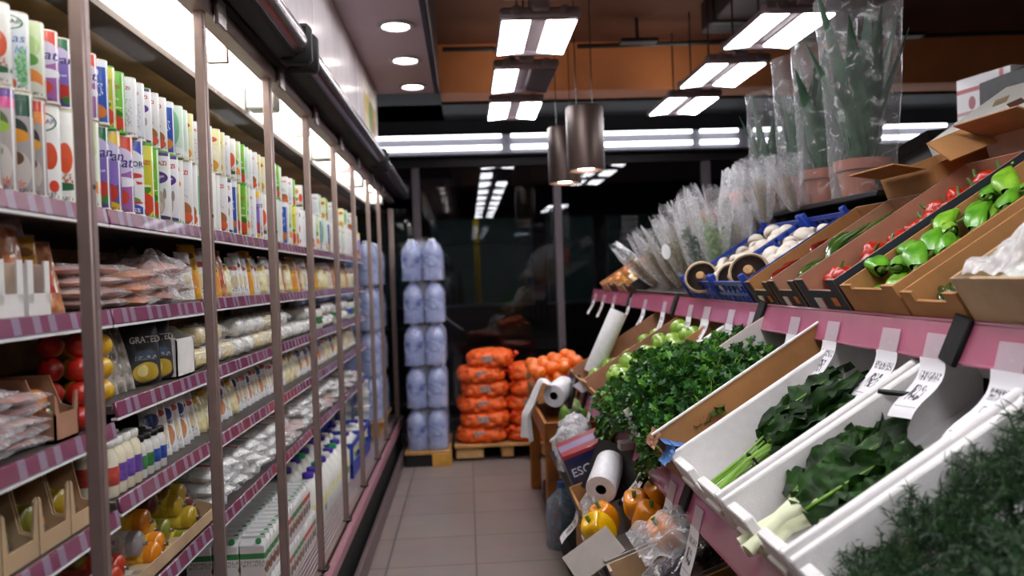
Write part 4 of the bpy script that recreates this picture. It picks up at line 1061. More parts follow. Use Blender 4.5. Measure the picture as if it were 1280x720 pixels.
spart('bottom_shelf', slab(BOD, SA, 4.2, 0.7), BLACKP)
spart('base', MB().box((1.15, 3.0, 0.06), (1.4, 4.4, 0.12), bev=0.01), BLACKM)
spart('back_panel', MB().box((1.72, 3.35, 0.85), (0.04, 5.3, 1.6), bev=0.004), BLACKM)
spart('rear_shelf', MB().box((2.1, 3.0, 1.665), (0.95, 4.2, 0.03), bev=0.004).box((2.56, 3.0, 0.83), (0.04, 4.2, 1.65)), BLACKP)
spart('pot_ledge', MB().box((1.50, 3.2, 1.685), (0.30, 1.3, 0.02), bev=0.003), BLACKP)
for yy in (1.6, 2.62, 3.65, 4.5):
    spart('support', MB().box((1.08, yy, 1.03), (0.03, 0.03, 0.6)).box((0.66, yy, 0.66), (0.03, 0.03, 0.46)).box((1.05, yy, 0.72), (0.85, 0.03, 0.03)), BLACKM)
def strip(deck, x0, z0, a, b, clips, name):
    s = spart(name, MB().add([(x0, a, z0), (x0-0.02, a, z0-0.073), (x0-0.02, b, z0-0.073), (x0, b, z0), (x0+0.006, a, z0), (x0-0.014, a, z0-0.073), (x0-0.014, b, z0-0.073), (x0+0.006, b, z0)],
              [(0,1,2,3), (7,6,5,4), (0,3,7,4), (1,5,6,2), (0,4,5,1), (3,2,6,7)])
              .tube([(x0+0.003, a, z0+0.002), (x0+0.003, b, z0+0.002)], 0.005, 8).tube([(x0-0.017, a, z0-0.075), (x0-0.017, b, z0-0.075)], 0.005, 8), PINK)
    for c in clips:
        spart('clip', MB().box((x0-0.014, c, z0-0.032), (0.012, 0.055, 0.098), rot=(0.25, 0.27, 0), bev=0.003), BLACKM, s)
    return s
strip(UPD, 0.958, 1.330, SA, SB, (1.50, 2.545, 3.605, 4.625), 'upper_price_strip')
strip(LOD, 0.563, 0.890, SA, SL, (1.02, 2.045, 3.03, 3.82), 'lower_price_strip')

# --- paper price tags curling off the strips
SCRIB = bpy.data.materials.new('tag_paper'); SCRIB.use_nodes = True
def tag_paper(name, seed):
    m, nt, bs, out = new_mat(name); L = nt.links.new
    tc = nt.nodes.new('ShaderNodeTexCoord')
    sx = nt.nodes.new('ShaderNodeSeparateXYZ'); L(tc.outputs['UV'], sx.inputs[0])
    def mth(op, a, b):
        n = nt.nodes.new('ShaderNodeMath'); n.operation = op
        for i, v in enumerate((a, b)):
            if isinstance(v, (int, float)): n.inputs[i].default_value = v
            else: L(v, n.inputs[i])
        return n.outputs[0]
    def area(u0, u1, v0, v1):
        return mth('MULTIPLY', mth('MULTIPLY', mth('GREATER_THAN', sx.outputs[0], u0), mth('LESS_THAN', sx.outputs[0], u1)),
                   mth('MULTIPLY', mth('GREATER_THAN', sx.outputs[1], v0), mth('LESS_THAN', sx.outputs[1], v1)))
    def scrib(scale, th, seed):
        mp = nt.nodes.new('ShaderNodeMapping'); mp.inputs['Scale'].default_value = scale; mp.inputs['Location'].default_value = (seed, seed*.7, 0)
        L(tc.outputs['UV'], mp.inputs[0])
        n = nt.nodes.new('ShaderNodeTexNoise'); n.inputs['Scale'].default_value = 1.0; n.inputs['Detail'].default_value = 1.5
        L(mp.outputs[0], n.inputs['Vector'])
        return mth('LESS_THAN', mth('ABSOLUTE', mth('SUBTRACT', n.outputs['Fac'], 0.5), 0), th)
    f = mth('MAXIMUM', mth('MULTIPLY', area(.10, .92, .68, .82), scrib((22, 9, 1), 0.05, seed)),
            mth('MULTIPLY', area(.22, .72, .30, .60), scrib((9, 6, 1), 0.055, seed+5)))
    f = mth('MAXIMUM', f, mth('MULTIPLY', area(.06, .94, .17, .185), 0.6))
    mx = nt.nodes.new('ShaderNodeMix'); mx.data_type = 'RGBA'
    L(f, mx.inputs[0]); mx.inputs[6].default_value = hx('f1eff4'); mx.inputs[7].default_value = hx('3a3540')
    L(mx.outputs[2], bs.inputs['Base Color']); bs.inputs['Roughness'].default_value = 0.55
    return m
bpy.data.materials.remove(SCRIB)
TAGM = [tag_paper('tag_paper_%s' % c, s) for c, s in (('plain', 1.3), ('worn', 7.7), ('creased', 13.1))]
TAPE = film('clear_tape', 'f0e4ee', 0.32, 0.2, 0.1, 8, 0.2)
def price_tag(label, x0, z0, y, w=0.088, L=0.125, curl=1.0, skew=0.0, mi=0, group='price tags on the upper strip'):
    """hangs from the strip's lower edge, its foot swinging out into the aisle"""
    t = thing('price_tag', label, 'price tag', (x0, y, z0), (0, 0, 0), group)
    N = 10; pts = []
    x, z, a = 0.0, 0.0, 0.05
    for i in range(N+1):
        pts.append((x, z)); s = L/N
        a = 0.15 + 0.55*curl*sin(pi*i/N*0.9)
        x -= sin(a)*s; z -= cos(a)*s
    mb = MB(); vs = []; 
    for off in (0.0, 0.0009):
        for i, (px, pz) in enumerate(pts):
            for j in (-.5, .5): vs.append((px - off, j*w + skew*i/N, pz + 0.012*(j)*skew/0.05*i/N))
    K = 2*(N+1); fs = []
    for i in range(N):
        a_, b_, c_, d_ = 2*i, 2*i+1, 2*i+3, 2*i+2
        fs.append((a_, b_, c_, d_)); fs.append((a_+K, d_+K, c_+K, b_+K))
        fs.append((a_, d_, d_+K, a_+K)); fs.append((b_, b_+K, c_+K, c_))
    fs.append((0, K, K+1, 1)); fs.append((2*N, 2*N+1, 2*N+1+K, 2*N+K))
    mb.add(vs, fs)
    o = mb.build('paper', TAGM[mi % 3], t, ang=60)
    uv = o.data.uv_layers.new(name='UVMap')
    for lp in o.data.loops:
        vi = lp.vertex_index % K
        uv.data[lp.index].uv = (1 - (vi % 2), 1 - (vi//2)/N)
    # clear tape patch holding it to the strip
    MB().add([(0.0005, -w*.42, -0.004), (0.0005, w*.42, -0.004), (0.0145, w*.42, 0.05), (0.0145, -w*.42, 0.05), (-.0010, -w*.42, -0.004), (-.0010, w*.42, -0.004), (0.0130, w*.42, 0.05), (0.0130, -w*.42, 0.05)],
             [(0,1,2,3), (7,6,5,4), (0,4,5,1), (2,6,7,3), (1,5,6,2), (0,3,7,4)]).build('tape', TAPE, t)
    return t
XU, ZU = 0.934, 1.256
for i, (px, L_, cu, sk, lab) in enumerate((
    (1258, 0.165, 1.7, -0.03, 'large white price tag nearest the camera, below the foil-covered crate'),
    (1165, 0.135, 1.5, -0.035, 'white price tag just left of the nearest black clip, strongly curled'),
    (1108, 0.125, 1.3, -0.02, 'white price tag below the light green pepper crate'),
    (1037, 0.115, 1.0, -0.01, 'white price tag below the navy box of red wrinkled peppers'),
    (990, 0.108, 1.1, -0.012, 'white price tag below the box of green chillies'),
    (938, 0.11, 0.6, -0.01, 'white price tag just left of the clip under the red chilli box'),
    (912, 0.105, 0.6, -0.01, 'white price tag below the near blue mushroom crate'),
    (882, 0.115, 0.9, -0.012, 'wide white price tag below the blue mushroom crates, curled outward'),
    (862, 0.105, 0.6, -0.006, 'narrow white price tag below the far end of the blue crates'),
    (830, 0.11, 0.5, -0.01, 'white price tag just right of the far black clip'),
    (806, 0.11, 0.8, -0.02, 'slanting white price tag below the herb bags'),
    (787, 0.11, 0.9, -0.03, 'white price tag beside the farthest black clip'),
    (768, 0.11, 0.7, -0.02, 'white price tag below the small carton trays'),
    (755, 0.10, 0.7, -0.02, 'second white price tag from the far end of the strip'),
    (744, 0.10, 0.9, -0.02, 'white price tag at the far end of the upper strip'))):
    d = XU*1000.0/(px - 583 - 3) - 0.057*XU
    price_tag(lab, XU - 0.002, ZU, d, [0.088, 0.088, 0.088, 0.078, 0.076, 0.078, 0.08, 0.1, 0.078, 0.078, 0.08, 0.08, 0.08, 0.09, 0.1][i], L_ + 0.012, cu, sk, i)
XL, ZL = 0.541, 0.817
for i, (d, L_, cu, sk, lab) in enumerate(((2.18, 0.13, 0.7, 0.0, 'white price tag hanging over the orange peppers, left of the clip'), (1.93, 0.13, 0.25, 0.0, 'white price tag hanging over the courgettes, right of the clip'),
        (2.52, 0.12, 1.1, 0.0, 'white price tag curling beside the black roll holder'), (3.62, 0.11, 0.9, 0.02, 'white price tag above the crumpled bag bundle'))):
    price_tag(lab, XL - 0.002, ZL, d, 0.075, L_, cu, sk, i, 'price tags on the lower strip')
xb = 0.405
for i, (d, L_, lab) in enumerate(((3.05, 0.12, 'white price tag sticking out over the aisle by the open brown box'), (2.62, 0.13, 'white price tag hanging low below the yellow pepper'), (2.38, 0.12, 'white price tag on the bottom shelf below the grey flap'))):
    price_tag(lab, xb - 0.012, 0.525, d, 0.075, L_, 1.2 if i == 0 else 0.5, 0.0, i, 'price tags on the bottom shelf')

# --- crates
def wall_box(mb, c, d, mo, mi, axis, sgn):
    """wall of two skins: outer material mo, inner material mi; inner skin on the side sgn of axis"""
    c = list(c); d = list(d); t = d[axis]
    d2 = d[:]; d2[axis] = t/2
    c1 = c[:]; c1[axis] += -sgn*t/4; c2 = c[:]; c2[axis] += sgn*t/4
    mb.box(c1, d2, mo); mb.box(c2, d2, mi)
def carton_crate(label, deck, u, y0, y1, L, Hh, outer, inner, front=0.6, flap=None, cat='crate', name='cardboard_crate', n=0.001, group=None, notch=True, window=False):
    W = y1 - y0 - 0.008; th = 0.008; yc_ = (y0+y1)/2
    t = thing(name, label, cat, deck.at(u, yc_, n), deck.rot(), group)
    MB().box((L/2, 0, th/2), (L, W, th)).build('base', inner, t)
    for s in (-1, 1):
        mb = MB(); wall_box(mb, (L/2, s*(W/2-th/2), Hh/2), (L, th, Hh), 0, 1, 1, -s)
        mb.build('side_panel', [outer, inner], t)
    mb = MB(); fh = Hh*front
    wall_box(mb, (th/2, 0, fh/2), (th, W-2*th, fh), 0, 1, 0, 1)
    if notch:
        for s in (-1, 1): wall_box(mb, (th/2, s*(W/2 - th - W*.09), fh + (Hh-fh)/2), (th, W*.18, Hh-fh), 0, 1, 0, 1)
    mb.build('front_panel', [outer, inner], t)
    mb = MB(); wall_box(mb, (L-th/2, 0, Hh/2), (th, W-2*th, Hh), 0, 1, 0, -1); mb.build('back_panel', [outer, inner], t)
    if window:
        MB().box((-0.0008, W*.12, fh*.45), (0.0015, W*.22, fh*.55)).build('label', LABELM, t)
        MB().box((-0.0008, -W*.25, fh*.6), (0.0015, W*.12, fh*.3)).build('sticker', mat('orange_sticker', 'd8742c', 0.5), t)
    if flap:
        for (fc, fd, fr) in flap: MB().box(fc, fd, rot=fr).build('flap', [inner], t)
    return t
def foam_box(label, deck, u, y0, y1, L, Hh, inner=None, n=-0.012):
    W = y1 - y0 - 0.006; th = 0.022; yc_ = (y0+y1)/2; M_ = [FOAM, inner or FOAM]
    t = thing('foam_box', label, 'box', deck.at(u, yc_, n), deck.rot(), 'white foam boxes on the lower tier')
    MB().box((L/2, 0, 0.01), (L, W, 0.02), 1).build('base', M_, t)
    for s in (-1, 1):
        mb = MB().box((L/2, s*(W/2-th/2), Hh/2), (L, th, Hh), 0, bev=0.004)
        if inner: mb.box((L/2, s*(W/2-th-0.001), Hh/2), (L-2*th, 0.002, Hh-0.012), 1)
        mb.build('side_panel', M_, t)
    mb = MB().box((th/2, 0, Hh*.36), (th, W-0.002, Hh*.72), 0, bev=0.004)
    k = 2
    for i in range(k):       # notched rim
        yy = (i - (k-1)/2) * W/k
        mb.box((th/2, yy, Hh*.80), (th, W/k*0.62, Hh*.30), 0, bev=0.003)
        mb.box((-0.003, yy, Hh*.60), (0.010, W/k*0.5, Hh*.10), 0, bev=0.002)
    mb.build('front_panel', M_, t)
    MB().box((L-th/2, 0, Hh/2), (th, W-0.002, Hh), 0, bev=0.004).build('back_panel', M_, t)
    return t
def blue_crate(label, deck, u, y0, y1, L, Hh, n=0.001):
    W = y1 - y0 - 0.008; yc_ = (y0+y1)/2
    t = thing('blue_plastic_crate', label, 'crate', deck.at(u, yc_, n), deck.rot(), 'blue mushroom crates')
    def lattice(a, b, ax):      # ax: 0 runs along x at y=b, 1 runs along y at x=b
        mb = MB(); Ln = a
        def bx(c, s, h, hh, tilt=0):
            ctr = (c, b, h) if ax == 0 else (b, c, h); dim = (s, 0.007, hh) if ax == 0 else (0.007, s, hh)
            mb.box(ctr, dim, rot=((0, tilt, 0) if ax == 0 else (tilt, 0, 0)))
        c0 = L/2 if ax == 0 else 0.0
        bx(c0, Ln, Hh-0.008, 0.016); bx(c0, Ln, Hh*.5, 0.010); bx(c0, Ln, 0.012, 0.02)
        k = max(3, int(Ln/0.045))
        for i in range(k+1):
            bx(c0 - Ln/2 + Ln*i/k, 0.008, Hh*.5, Hh)
            if i < k: bx(c0 - Ln/2 + Ln*(i+.5)/k, 0.006, Hh*.27, Hh*.5, 0.6 if i % 2 else -0.6)
        return mb
    MB().box((L/2, 0, 0.004), (L, W, 0.008)).build('base', BLUEP, t)
    for s in (-1, 1): lattice(L, s*(W/2-.004), 0).build('side_panel', BLUEP, t)
    lattice(W, 0.004, 1).build('front_panel', BLUEP, t)
    lattice(W, L-0.004, 1).build('back_panel', BLUEP, t)
    for a in (0.012, L-0.012):
        for s in (-1, 1): MB().box((a, s*(W/2-.010), Hh*.5+.012), (0.022, 0.020, Hh+.024), bev=0.004).build('corner_post', BLUEP, t)
    return t

# upper tier, near to far
carton_crate('pale board crate at the near end, covered with crinkled clear film', UPD, 0.0, 1.235, 1.525, 0.55, 0.12, CARD2, CARD2, 1.0, window=False)
carton_crate('low brown crate of dark green beans', UPD, 0.0, 1.53, 1.735, 0.56, 0.085, CARD, CARD, 0.75)
carton_crate('brown cardboard crate of light green peppers', UPD, 0.0, 1.74, 1.995, 0.60, 0.10, CARD, CARD, 0.9)
carton_crate('navy printed crate of red wrinkled peppers', UPD, 0.0, 2.0, 2.255, 0.60, 0.115, NAVY, CARDR, 0.7, window=True)
carton_crate('dark printed crate of green chillies', UPD, 0.0, 2.26, 2.46, 0.46, 0.11, DARKCARD, CARDR, 0.7, window=True)
carton_crate('dark printed crate of dark red chillies', UPD, 0.0, 2.465, 2.67, 0.46, 0.105, DARKCARD, CARD, 0.7, window=True)
blue_crate('blue plastic mushroom crate nearest the chillies', UPD, 0.0, 2.68, 3.03, 0.44, 0.105)
blue_crate('blue plastic mushroom crate beside the herb bags', UPD, 0.0, 3.04, 3.44, 0.44, 0.105)
# row behind: open cartons with flaps
def open_carton(label, x, y0, y1, z, L, Hh, m, flaps, th=TH_):
    d = Deck(x, z, th)
    return carton_crate(label, d, 0, y0, y1, L, Hh, m, m, 1.0, [(c, s, r) for c, s, r in flaps], 'carton', 'open_carton')
p = UPD.at(0.475, 0)
open_carton('tall brown carton with open flaps behind the green chillies', p.x, 2.27, 2.56, p.z, 0.20, 0.17, CARD, [((-0.05, 0, 0.19), (0.10, 0.26, 0.004), (0, 0.5, 0)), ((0.10, -0.18, 0.20), (0.18, 0.10, 0.004), (0.7, 0, 0))], radians(20))
p = UPD.at(0.615, 0)
open_carton('reddish carton with flaps behind the red wrinkled peppers', p.x + 0.01, 1.98, 2.26, p.z - 0.03, 0.26, 0.20, CARDR, [((-0.04, 0, 0.22), (0.10, 0.26, 0.004), (0, 0.6, 0)), ((0.12, -0.17, 0.23), (0.22, 0.08, 0.004), (0.6, 0, 0))], radians(14))
open_carton('brown carton with open flap at the near end of the top row', p.x + 0.01, 1.66, 1.95, p.z - 0.03, 0.26, 0.20, CARD, [((0.12, 0.17, 0.23), (0.22, 0.10, 0.004), (-0.6, 0, 0))], radians(14))
t = thing('dark_flat_tray', 'flat dark printed tray leaning on the top cartons', 'tray', (1.66, 2.72, 1.81), (0.12, -0.45, 0.15))
MB().box((0, 0, 0), (0.36, 0.42, 0.012), bev=0.003).build('base', DARKCARD, t)
for s in (-1, 1): MB().box((0, s*0.207, 0.02), (0.36, 0.006, 0.05)).build('side_panel', DARKCARD, t); MB().box((s*0.177, 0, 0.02), (0.006, 0.41, 0.05)).build('end_panel', DARKCARD, t)
t = thing('printed_white_carton', 'tilted white carton with coloured square prints high behind the stand', 'carton', (1.84, 2.55, 1.90), (0.0, -0.52, 0.25))
MB().box((0, 0, 0), (0.42, 0.34, 0.14), bev=0.003).build('body', mat('white_printed_carton', 'e6e3da', 0.6, 0, 0.04), t)
for x, y_, c, r in ((-0.10, 0.06, '8f8398', 0.6), (0.0, -0.02, '5a3024', 0.8), (0.06, 0.08, 'b39a7a', 0.5), (-0.02, -0.11, 'b84a40', 0.3), (-0.13, -0.06, '6a5a62', 0.2)):
    MB().box((x, y_, 0.0706), (0.075, 0.045, 0.0012), rot=(0, 0, r)).build('print', mat('carton_print_'+c, c, 0.6), t)
MB().cyl((0.16, -0.10, 0.0700), (0.16, -0.10, 0.0712), 0.035, n=24).build('round_print', INK, t)
RW = print_mat('p_redwhite_carton', 'e9e4e6', [(0.03, 'c8a0a4'), (0.045, 'ece8ea'), (0.13, 'c0626a'), (0.15, 'ece8ea')], [(-0.10, 0.09, 0.012, 0.2, 'c05a62'), (0.06, 0.08, 0.02, 0.03, 'b06a72')])
for i in range(3):
    t = thing('red_white_carton', ['white and red carton lowest of the stack behind the stand', 'white and red carton in the middle of the stack behind the stand', 'white and red carton topmost of the stack behind the stand'][i], 'carton', (2.44 + 0.02*(i == 2), 3.50, 1.682 + 0.205*i), (0, 0, 0.1*i))
    MB().box((0, 0, 0.10), (0.24, 0.30, 0.20), bev=0.004).build('body', [RW], t)
    MB().box((0, 0, 0.2006), (0.24, 0.05, 0.0008)).build('tape', mat('grey_tape', '6c6468', 0.4), t)
t = thing('black_carton', 'dark carton with pale ticks beside the red and white stack', 'carton', (2.34, 2.95, 1.682), (0, 0, 0))
MB().box((0, 0, 0.25), (0.40, 0.50, 0.50), bev=0.004).build('body', mat('dark_ticked_carton', '1c1b1d', 0.5, 0, 0.5, 40), t)
MB().box((0, 0, 0.5006), (0.40, 0.05, 0.0008)).build('tape', mat('grey_tape', '6c6468'), t)

# --- vegetables
def pepper_long(col, nm, c2=None):
    def make():
        t = thing('green_pepper', 'x', 'pepper')
        L = 0.125
        def fn(u, v):
            q = 2*pi*u; k = v
            r = 0.030*(sin(pi*min(1, k*1.05+0.10))**0.55)*(1 - 0.35*k) if k < 0.98 else 0.003
            r *= 1 + 0.14*sin(3*q + 2*k) + 0.08*nz((cos(q), sin(q), k*3), 1.6, 3)
            return (k*L, cos(q)*r + 0.012*sin(k*3), sin(q)*r*0.85 + 0.026)
        MB().surf(fn, 20, 14, 0, closeu=True).build('flesh', mat(nm, col, 0.32, 0, 0.18, 30, coat=0.25, c2=c2), t, ang=180)
        MB().tube([(0.004, 0, 0.026), (-0.012, 0.002, 0.028), (-0.028, 0.006, 0.034)], [0.011, 0.005, 0.0045], 8).build('stem', mat('pepper_stem', '4f6a24', 0.5, 0, 0.15), t)
        return t
    return Kind(make)
def bell(col, nm, c2=None, R=0.045):
    def make():
        t = thing('bell_pepper', 'x', 'pepper')
        def fn(u, v):
            q = 2*pi*u; a = pi*v
            r = R*(sin(a)**0.62)*(1.0 - 0.22*max(0, -cos(a))*0 - 0.16*(1+cos(a))*0.5)
            r *= 1 + 0.115*cos(4*q + 0.4)*sin(a)
            z = -cos(a)*R*1.22
            if v > 0.86: z -= (v-0.86)*R*1.9
            if v < 0.10: z += (0.10-v)*R*1.5*(1+0.6*cos(4*q))
            return (cos(q)*r, sin(q)*r, z + R*1.2)
        MB().surf(fn, 28, 18, 0, closeu=True).build('flesh', mat(nm, col, 0.16, 0, 0.08, 12, coat=0.8, c2=c2), t, ang=180)
        z = R*2.06
        mb = MB().tube([(0, 0, z-0.004), (0.002, 0, z+0.012), (0.008, 0.003, z+0.024)], [0.009, 0.006, 0.007], 8)
        for i in range(5): mb.box((cos(i*1.256)*0.012, sin(i*1.256)*0.012, z+0.001), (0.018, 0.010, 0.004), rot=(0, 0.25, i*1.256), bev=0.002)
        mb.build('stem', mat('bell_stem', '5c7a2a', 0.5, 0, 0.15), t)
        return t
    return Kind(make)
def bonnet():
    t = thing('wrinkled_pepper', 'x', 'pepper')
    MB().blob((0, 0, 0.024), (0.032, 0.032, 0.025), 24, 14, 0, lambda u: 1 + 0.13*cos(5*atan2(u.y, u.x))*(1-abs(u.z)) + 0.08*nz(u, 3, 2)).build('flesh', mat('bonnet_red', 'b81c0c', 0.3, 0, 0.12, 30, coat=0.25, c2='cc3014'), t, ang=180)
    MB().tube([(0, 0, 0.045), (0.002, 0, 0.056), (0.010, 0, 0.066)], [0.008, 0.004, 0.0035], 8).build('stem', mat('pepper_stem', '4f6a24'), t)
    return t
def chilli(col, nm, L=0.12, r=0.010):
    def make():
        t = thing('chilli_pepper', 'x', 'chilli')
        pts = [(L*k/10, 0.018*sin(k*0.35), r + 0.006*sin(k*0.5)) for k in range(11)]
        MB().tube(pts, [r*0.8] + [r*(1 - (k/10.0)**2.2*0.9) for k in range(1, 11)], 12).build('flesh', mat(nm, col, 0.2, 0, 0.15, 30, coat=0.6), t, ang=180)
        MB().tube([(0.002, 0, r), (-0.010, 0.002, r+0.001), (-0.030, 0.008, r+0.008)], [r*0.75, 0.003, 0.0025], 8).build('stem', mat('pepper_stem', '4f6a24'), t)
        return t
    return Kind(make)
def champignon(r=0.024):
    def make():
        t = thing('white_mushroom', 'x', 'mushroom')
        m1 = mat('champignon_white', 'e8ddcf', 0.6, 0, 0.06, 40)
        prof = [(0.35*r, 0.0), (0.40*r, 0.3*r), (0.42*r, 0.8*r)]
        MB().lathe([(0, 0)] + prof, 14).build('stem', mat('champignon_stem', 'd8c8b2', 0.7, 0, 0.1), t, ang=60)
        MB().lathe([(0.40*r, 0.75*r), (0.80*r, 0.62*r), (0.98*r, 0.72*r), (1.0*r, 0.95*r), (0.9*r, 1.30*r), (0.66*r, 1.58*r), (0.34*r, 1.72*r), (0.0, 1.76*r)], 20).build('cap', m1, t, ang=70)
        return t
    return Kind(make)
def portobello():
    t = thing('portobello_mushroom', 'x', 'mushroom')
    R = 0.062
    MB().lathe([(0.0, 0.036), (R*.5, 0.033), (R*.85, 0.022), (R*1.02, 0.006), (R*1.02, -0.002), (R*.93, -0.006), (R*.88, 0.0)], 36, cap=False).build('cap', mat('portobello_cap', 'c9b393', 0.7, 0, 0.2, 30), t, ang=60)
    def fn(u, v):
        q = 2*pi*u; r = R*(0.28 + 0.62*v)
        return (cos(q)*r, sin(q)*r, 0.004 + 0.0022*(1 if int(u*120+.5) % 2 else -1)*(v) + 0.010*(1-v))
    MB().surf(fn, 120, 3, 0, closeu=True).build('gills', mat('portobello_gills', '2a1a14', 0.8, 0, 0.3, 60), t, ang=20)
    MB().lathe([(R*.30, 0.012), (R*.24, -0.004), (R*.26, -0.018), (R*.22, -0.022), (0, -0.021)], 20).build('stem', mat('portobello_stem', 'b98f5e', 0.7, 0, 0.2, 60), t, ang=60)
    return t
def round_fruit(name, cat, r, col, c2, stemcol, bump=0.15, coat=0.4, flat=1.0, sc=200):
    def make():
        t = thing(name, 'x', cat)
        MB().blob((0, 0, r*flat), (r, r, r*flat), 20, 14, 0, lambda u: 1 - 0.08*exp(-((1-u.z)/0.05)) - 0.05*exp(-((1+u.z)/0.05))).build('flesh', mat(name+'_skin', col, 0.3, 0, 0.08, 14, bump, sc, coat=coat, c2=c2), t, ang=180)
        MB().lathe([(0.0, 2*r*flat-0.003), (0.004, 2*r*flat-0.004), (0.0035, 2*r*flat+0.0005), (0.0, 2*r*flat+0.001)], 8).build('stem_end', mat(name+'_stem', stemcol, 0.7), t)
        return t
    return Kind(make)
GPEP = [pepper_long('6fae22', 'pepper_light', '9ccc3c'), pepper_long('4c9a1e', 'pepper_mid', '78b62e')]
BON = Kind(bonnet)
GCH, RCH, DRCH = chilli('3c5a1c', 'chilli_green', 0.15, 0.0115), chilli('7a1c14', 'chilli_red', 0.11, 0.010), chilli('94261a', 'chilli_bright', 0.10, 0.010)
OKRA = chilli('2f4a1e', 'bean_green', 0.09, 0.0085)
CH, CH2 = champignon(0.027), champignon(0.034)
PORT = Kind(portobello)
BYEL, BORA, BORA2 = bell('f5b800', 'bell_yellow', 'fac814', 0.052), bell('ee8c08', 'bell_orange', 'f2a01c', 0.05), bell('d8780e', 'bell_deep_orange', 'e08c18', 0.05)
ORANGE_F = round_fruit('orange', 'orange', 0.040, 'f0660c', 'f47a1a', '7a8a3a', 0.3)
LIME = round_fruit('green_apple', 'apple', 0.038, '6f9a1e', '93b83a', '5a4a2a', 0.02, 0.6, 0.92)
MELON = round_fruit('watermelon', 'melon', 0.11, '6f9a34', '3c5f1c', '6a6a3a', 0.05, 0.3, 0.85, 30)
KUMQ = round_fruit('kumquat', 'kumquat', 0.016, 'e8782a', 'f08a34', '6a7a3a', 0.2)
rv = random.Random(21)
def heap(kinds, desc, cat, deck, u0, u1, y0, y1, n0, dn, layers, du, dy, grp, free=True, face=None, sc=(0.9, 1.1), lab=None, wild=0.4):
    """produce set out in loose layers; rows counted from the front"""
    for l in range(layers):
        u = u0 + (du*0.5 if l % 2 else 0); r = 0
        while u <= u1:
            y = y0 + (dy*0.5 if (l + r) % 2 else 0); c = 0
            while y <= y1 + 1e-6:
                rot = deck.rot(rv.uniform(0, 6.28) if wild < 1 else rv.uniform(-wild, wild), rv.uniform(-wild, wild), rv.uniform(-.9, .9)) if free else deck.rot(rv.uniform(-.3, .3), rv.uniform(-.3, .3), rv.uniform(0, 6.28))
                if face: rot = deck.rot(rv.uniform(-.5, .5), rv.uniform(-.25, .25), face + rv.uniform(-.5, .5))
                k = rv.choice(kinds) if isinstance(kinds, list) else kinds
                lb = lab if lab else ('%s, %s row from the front%s' % (desc, (ORD + ['tenth', 'eleventh', 'twelfth', 'thirteenth', 'fourteenth'])[min(r, 13)] if r != 8 else 'ninth', ', on top' if l == layers-1 and layers > 1 else ''))
                k.place(deck.at(u + rv.uniform(-.15, .15)*du, y + rv.uniform(-.15, .15)*dy, n0 + l*dn), rot, lb, lb if lab is None else grp, rv.uniform(*sc), cat)
                y += dy; c += 1
            u += du; r += 1
heap(GPEP, 'light green pepper in brown crate', 'pepper', UPD, 0.04, 0.50, 1.785, 1.955, 0.018, 0.042, 2, 0.085, 0.068, 'light green peppers', face=0.6)
heap(BON, 'red wrinkled pepper in navy crate', 'pepper', UPD, 0.05, 0.55, 2.045, 2.215, 0.012, 0.042, 2, 0.066, 0.062, 'red wrinkled peppers', sc=(0.95, 1.15))
heap(GCH, 'long green chilli in dark crate', 'chilli', UPD, 0.06, 0.32, 2.295, 2.42, 0.012, 0.022, 3, 0.10, 0.030, 'green chillies', face=0.25, sc=(0.95, 1.25))
heap([RCH, DRCH], 'dark red chilli in dark crate', 'chilli', UPD, 0.04, 0.34, 2.50, 2.635, 0.012, 0.020, 3, 0.085, 0.034, 'red chillies', face=0.5, sc=(0.9, 1.2))
heap(OKRA, 'dark green bean pod in low crate', 'bean', UPD, 0.03, 0.48, 1.56, 1.705, 0.012, 0.018, 2, 0.075, 0.030, 'green beans', face=0.5, sc=(0.9, 1.15))
heap([CH, CH2], 'white mushroom in near blue crate', 'mushroom', UPD, 0.15, 0.40, 2.725, 2.99, 0.010, 0.046, 2, 0.062, 0.062, 'white mushrooms', wild=1.3, sc=(0.9, 1.15))
heap([CH, CH2], 'white mushroom in far blue crate', 'mushroom', UPD, 0.05, 0.40, 3.09, 3.40, 0.010, 0.046, 2, 0.062, 0.064, 'white mushrooms', wild=1.3, sc=(0.9, 1.15))
for i, (u, y, n, rz, sc, lab) in enumerate(((0.075, 2.80, 0.10, 0.35, 1.12, 'large portobello mushroom gills out, in near blue crate'), (0.06, 2.965, 0.085, 0.7, 0.95, 'portobello mushroom lying in the near blue crate, far corner'),
        (0.02, 3.19, 0.115, 0.5, 1.05, 'portobello mushroom gills out, leaning at the front of the far blue crate'), (0.06, 3.34, 0.105, 0.2, 0.9, 'smaller portobello mushroom in the far blue crate'))):
    o = PORT.place(UPD.at(u, y, n), (0, 0, 0), lab, None, sc, 'mushroom')
    z = Vector((-0.45, -0.80, 0.38)).normalized() * -1      # cap points away, gills to the viewer
    o.rotation_euler = z.to_track_quat('Z', 'Y').to_euler()
# crinkled clear film over the nearest crate
mb = MB()
mb.surf(lambda u, v: (0.02 + 0.52*u, (v-.5)*0.27, 0.115 + 0.035*nz((u*9, v*6, 0), 1.0, 4) + 0.05*sin(pi*u)*sin(pi*v)), 44, 26)
o = mb.build('clear_film_cover', film('cover_film', base=0.30, edge=0.5, wr=22, bump=1.0), ang=180)
o.location = UPD.at(0, 1.38, 0.004); o.rotation_euler = UPD.rot()
tag(o, 'crinkled clear film spread over the nearest pale crate', 'film')
lb = 'pale cabbage under the crinkled film'
CAB = round_fruit('cabbage', 'cabbage', 0.055, 'b9c4a8', 'dfe2d4', 'c8c8a8', 0.4, 0.2, 0.8, 30)
for i in range(4):
    for j in range(2): CAB.place(UPD.at(0.075 + 0.12*i, 1.315 + 0.125*j, 0.010), UPD.rot(rv.uniform(-.4, .4), 0, i), lb, lb, 1.0, 'cabbage')
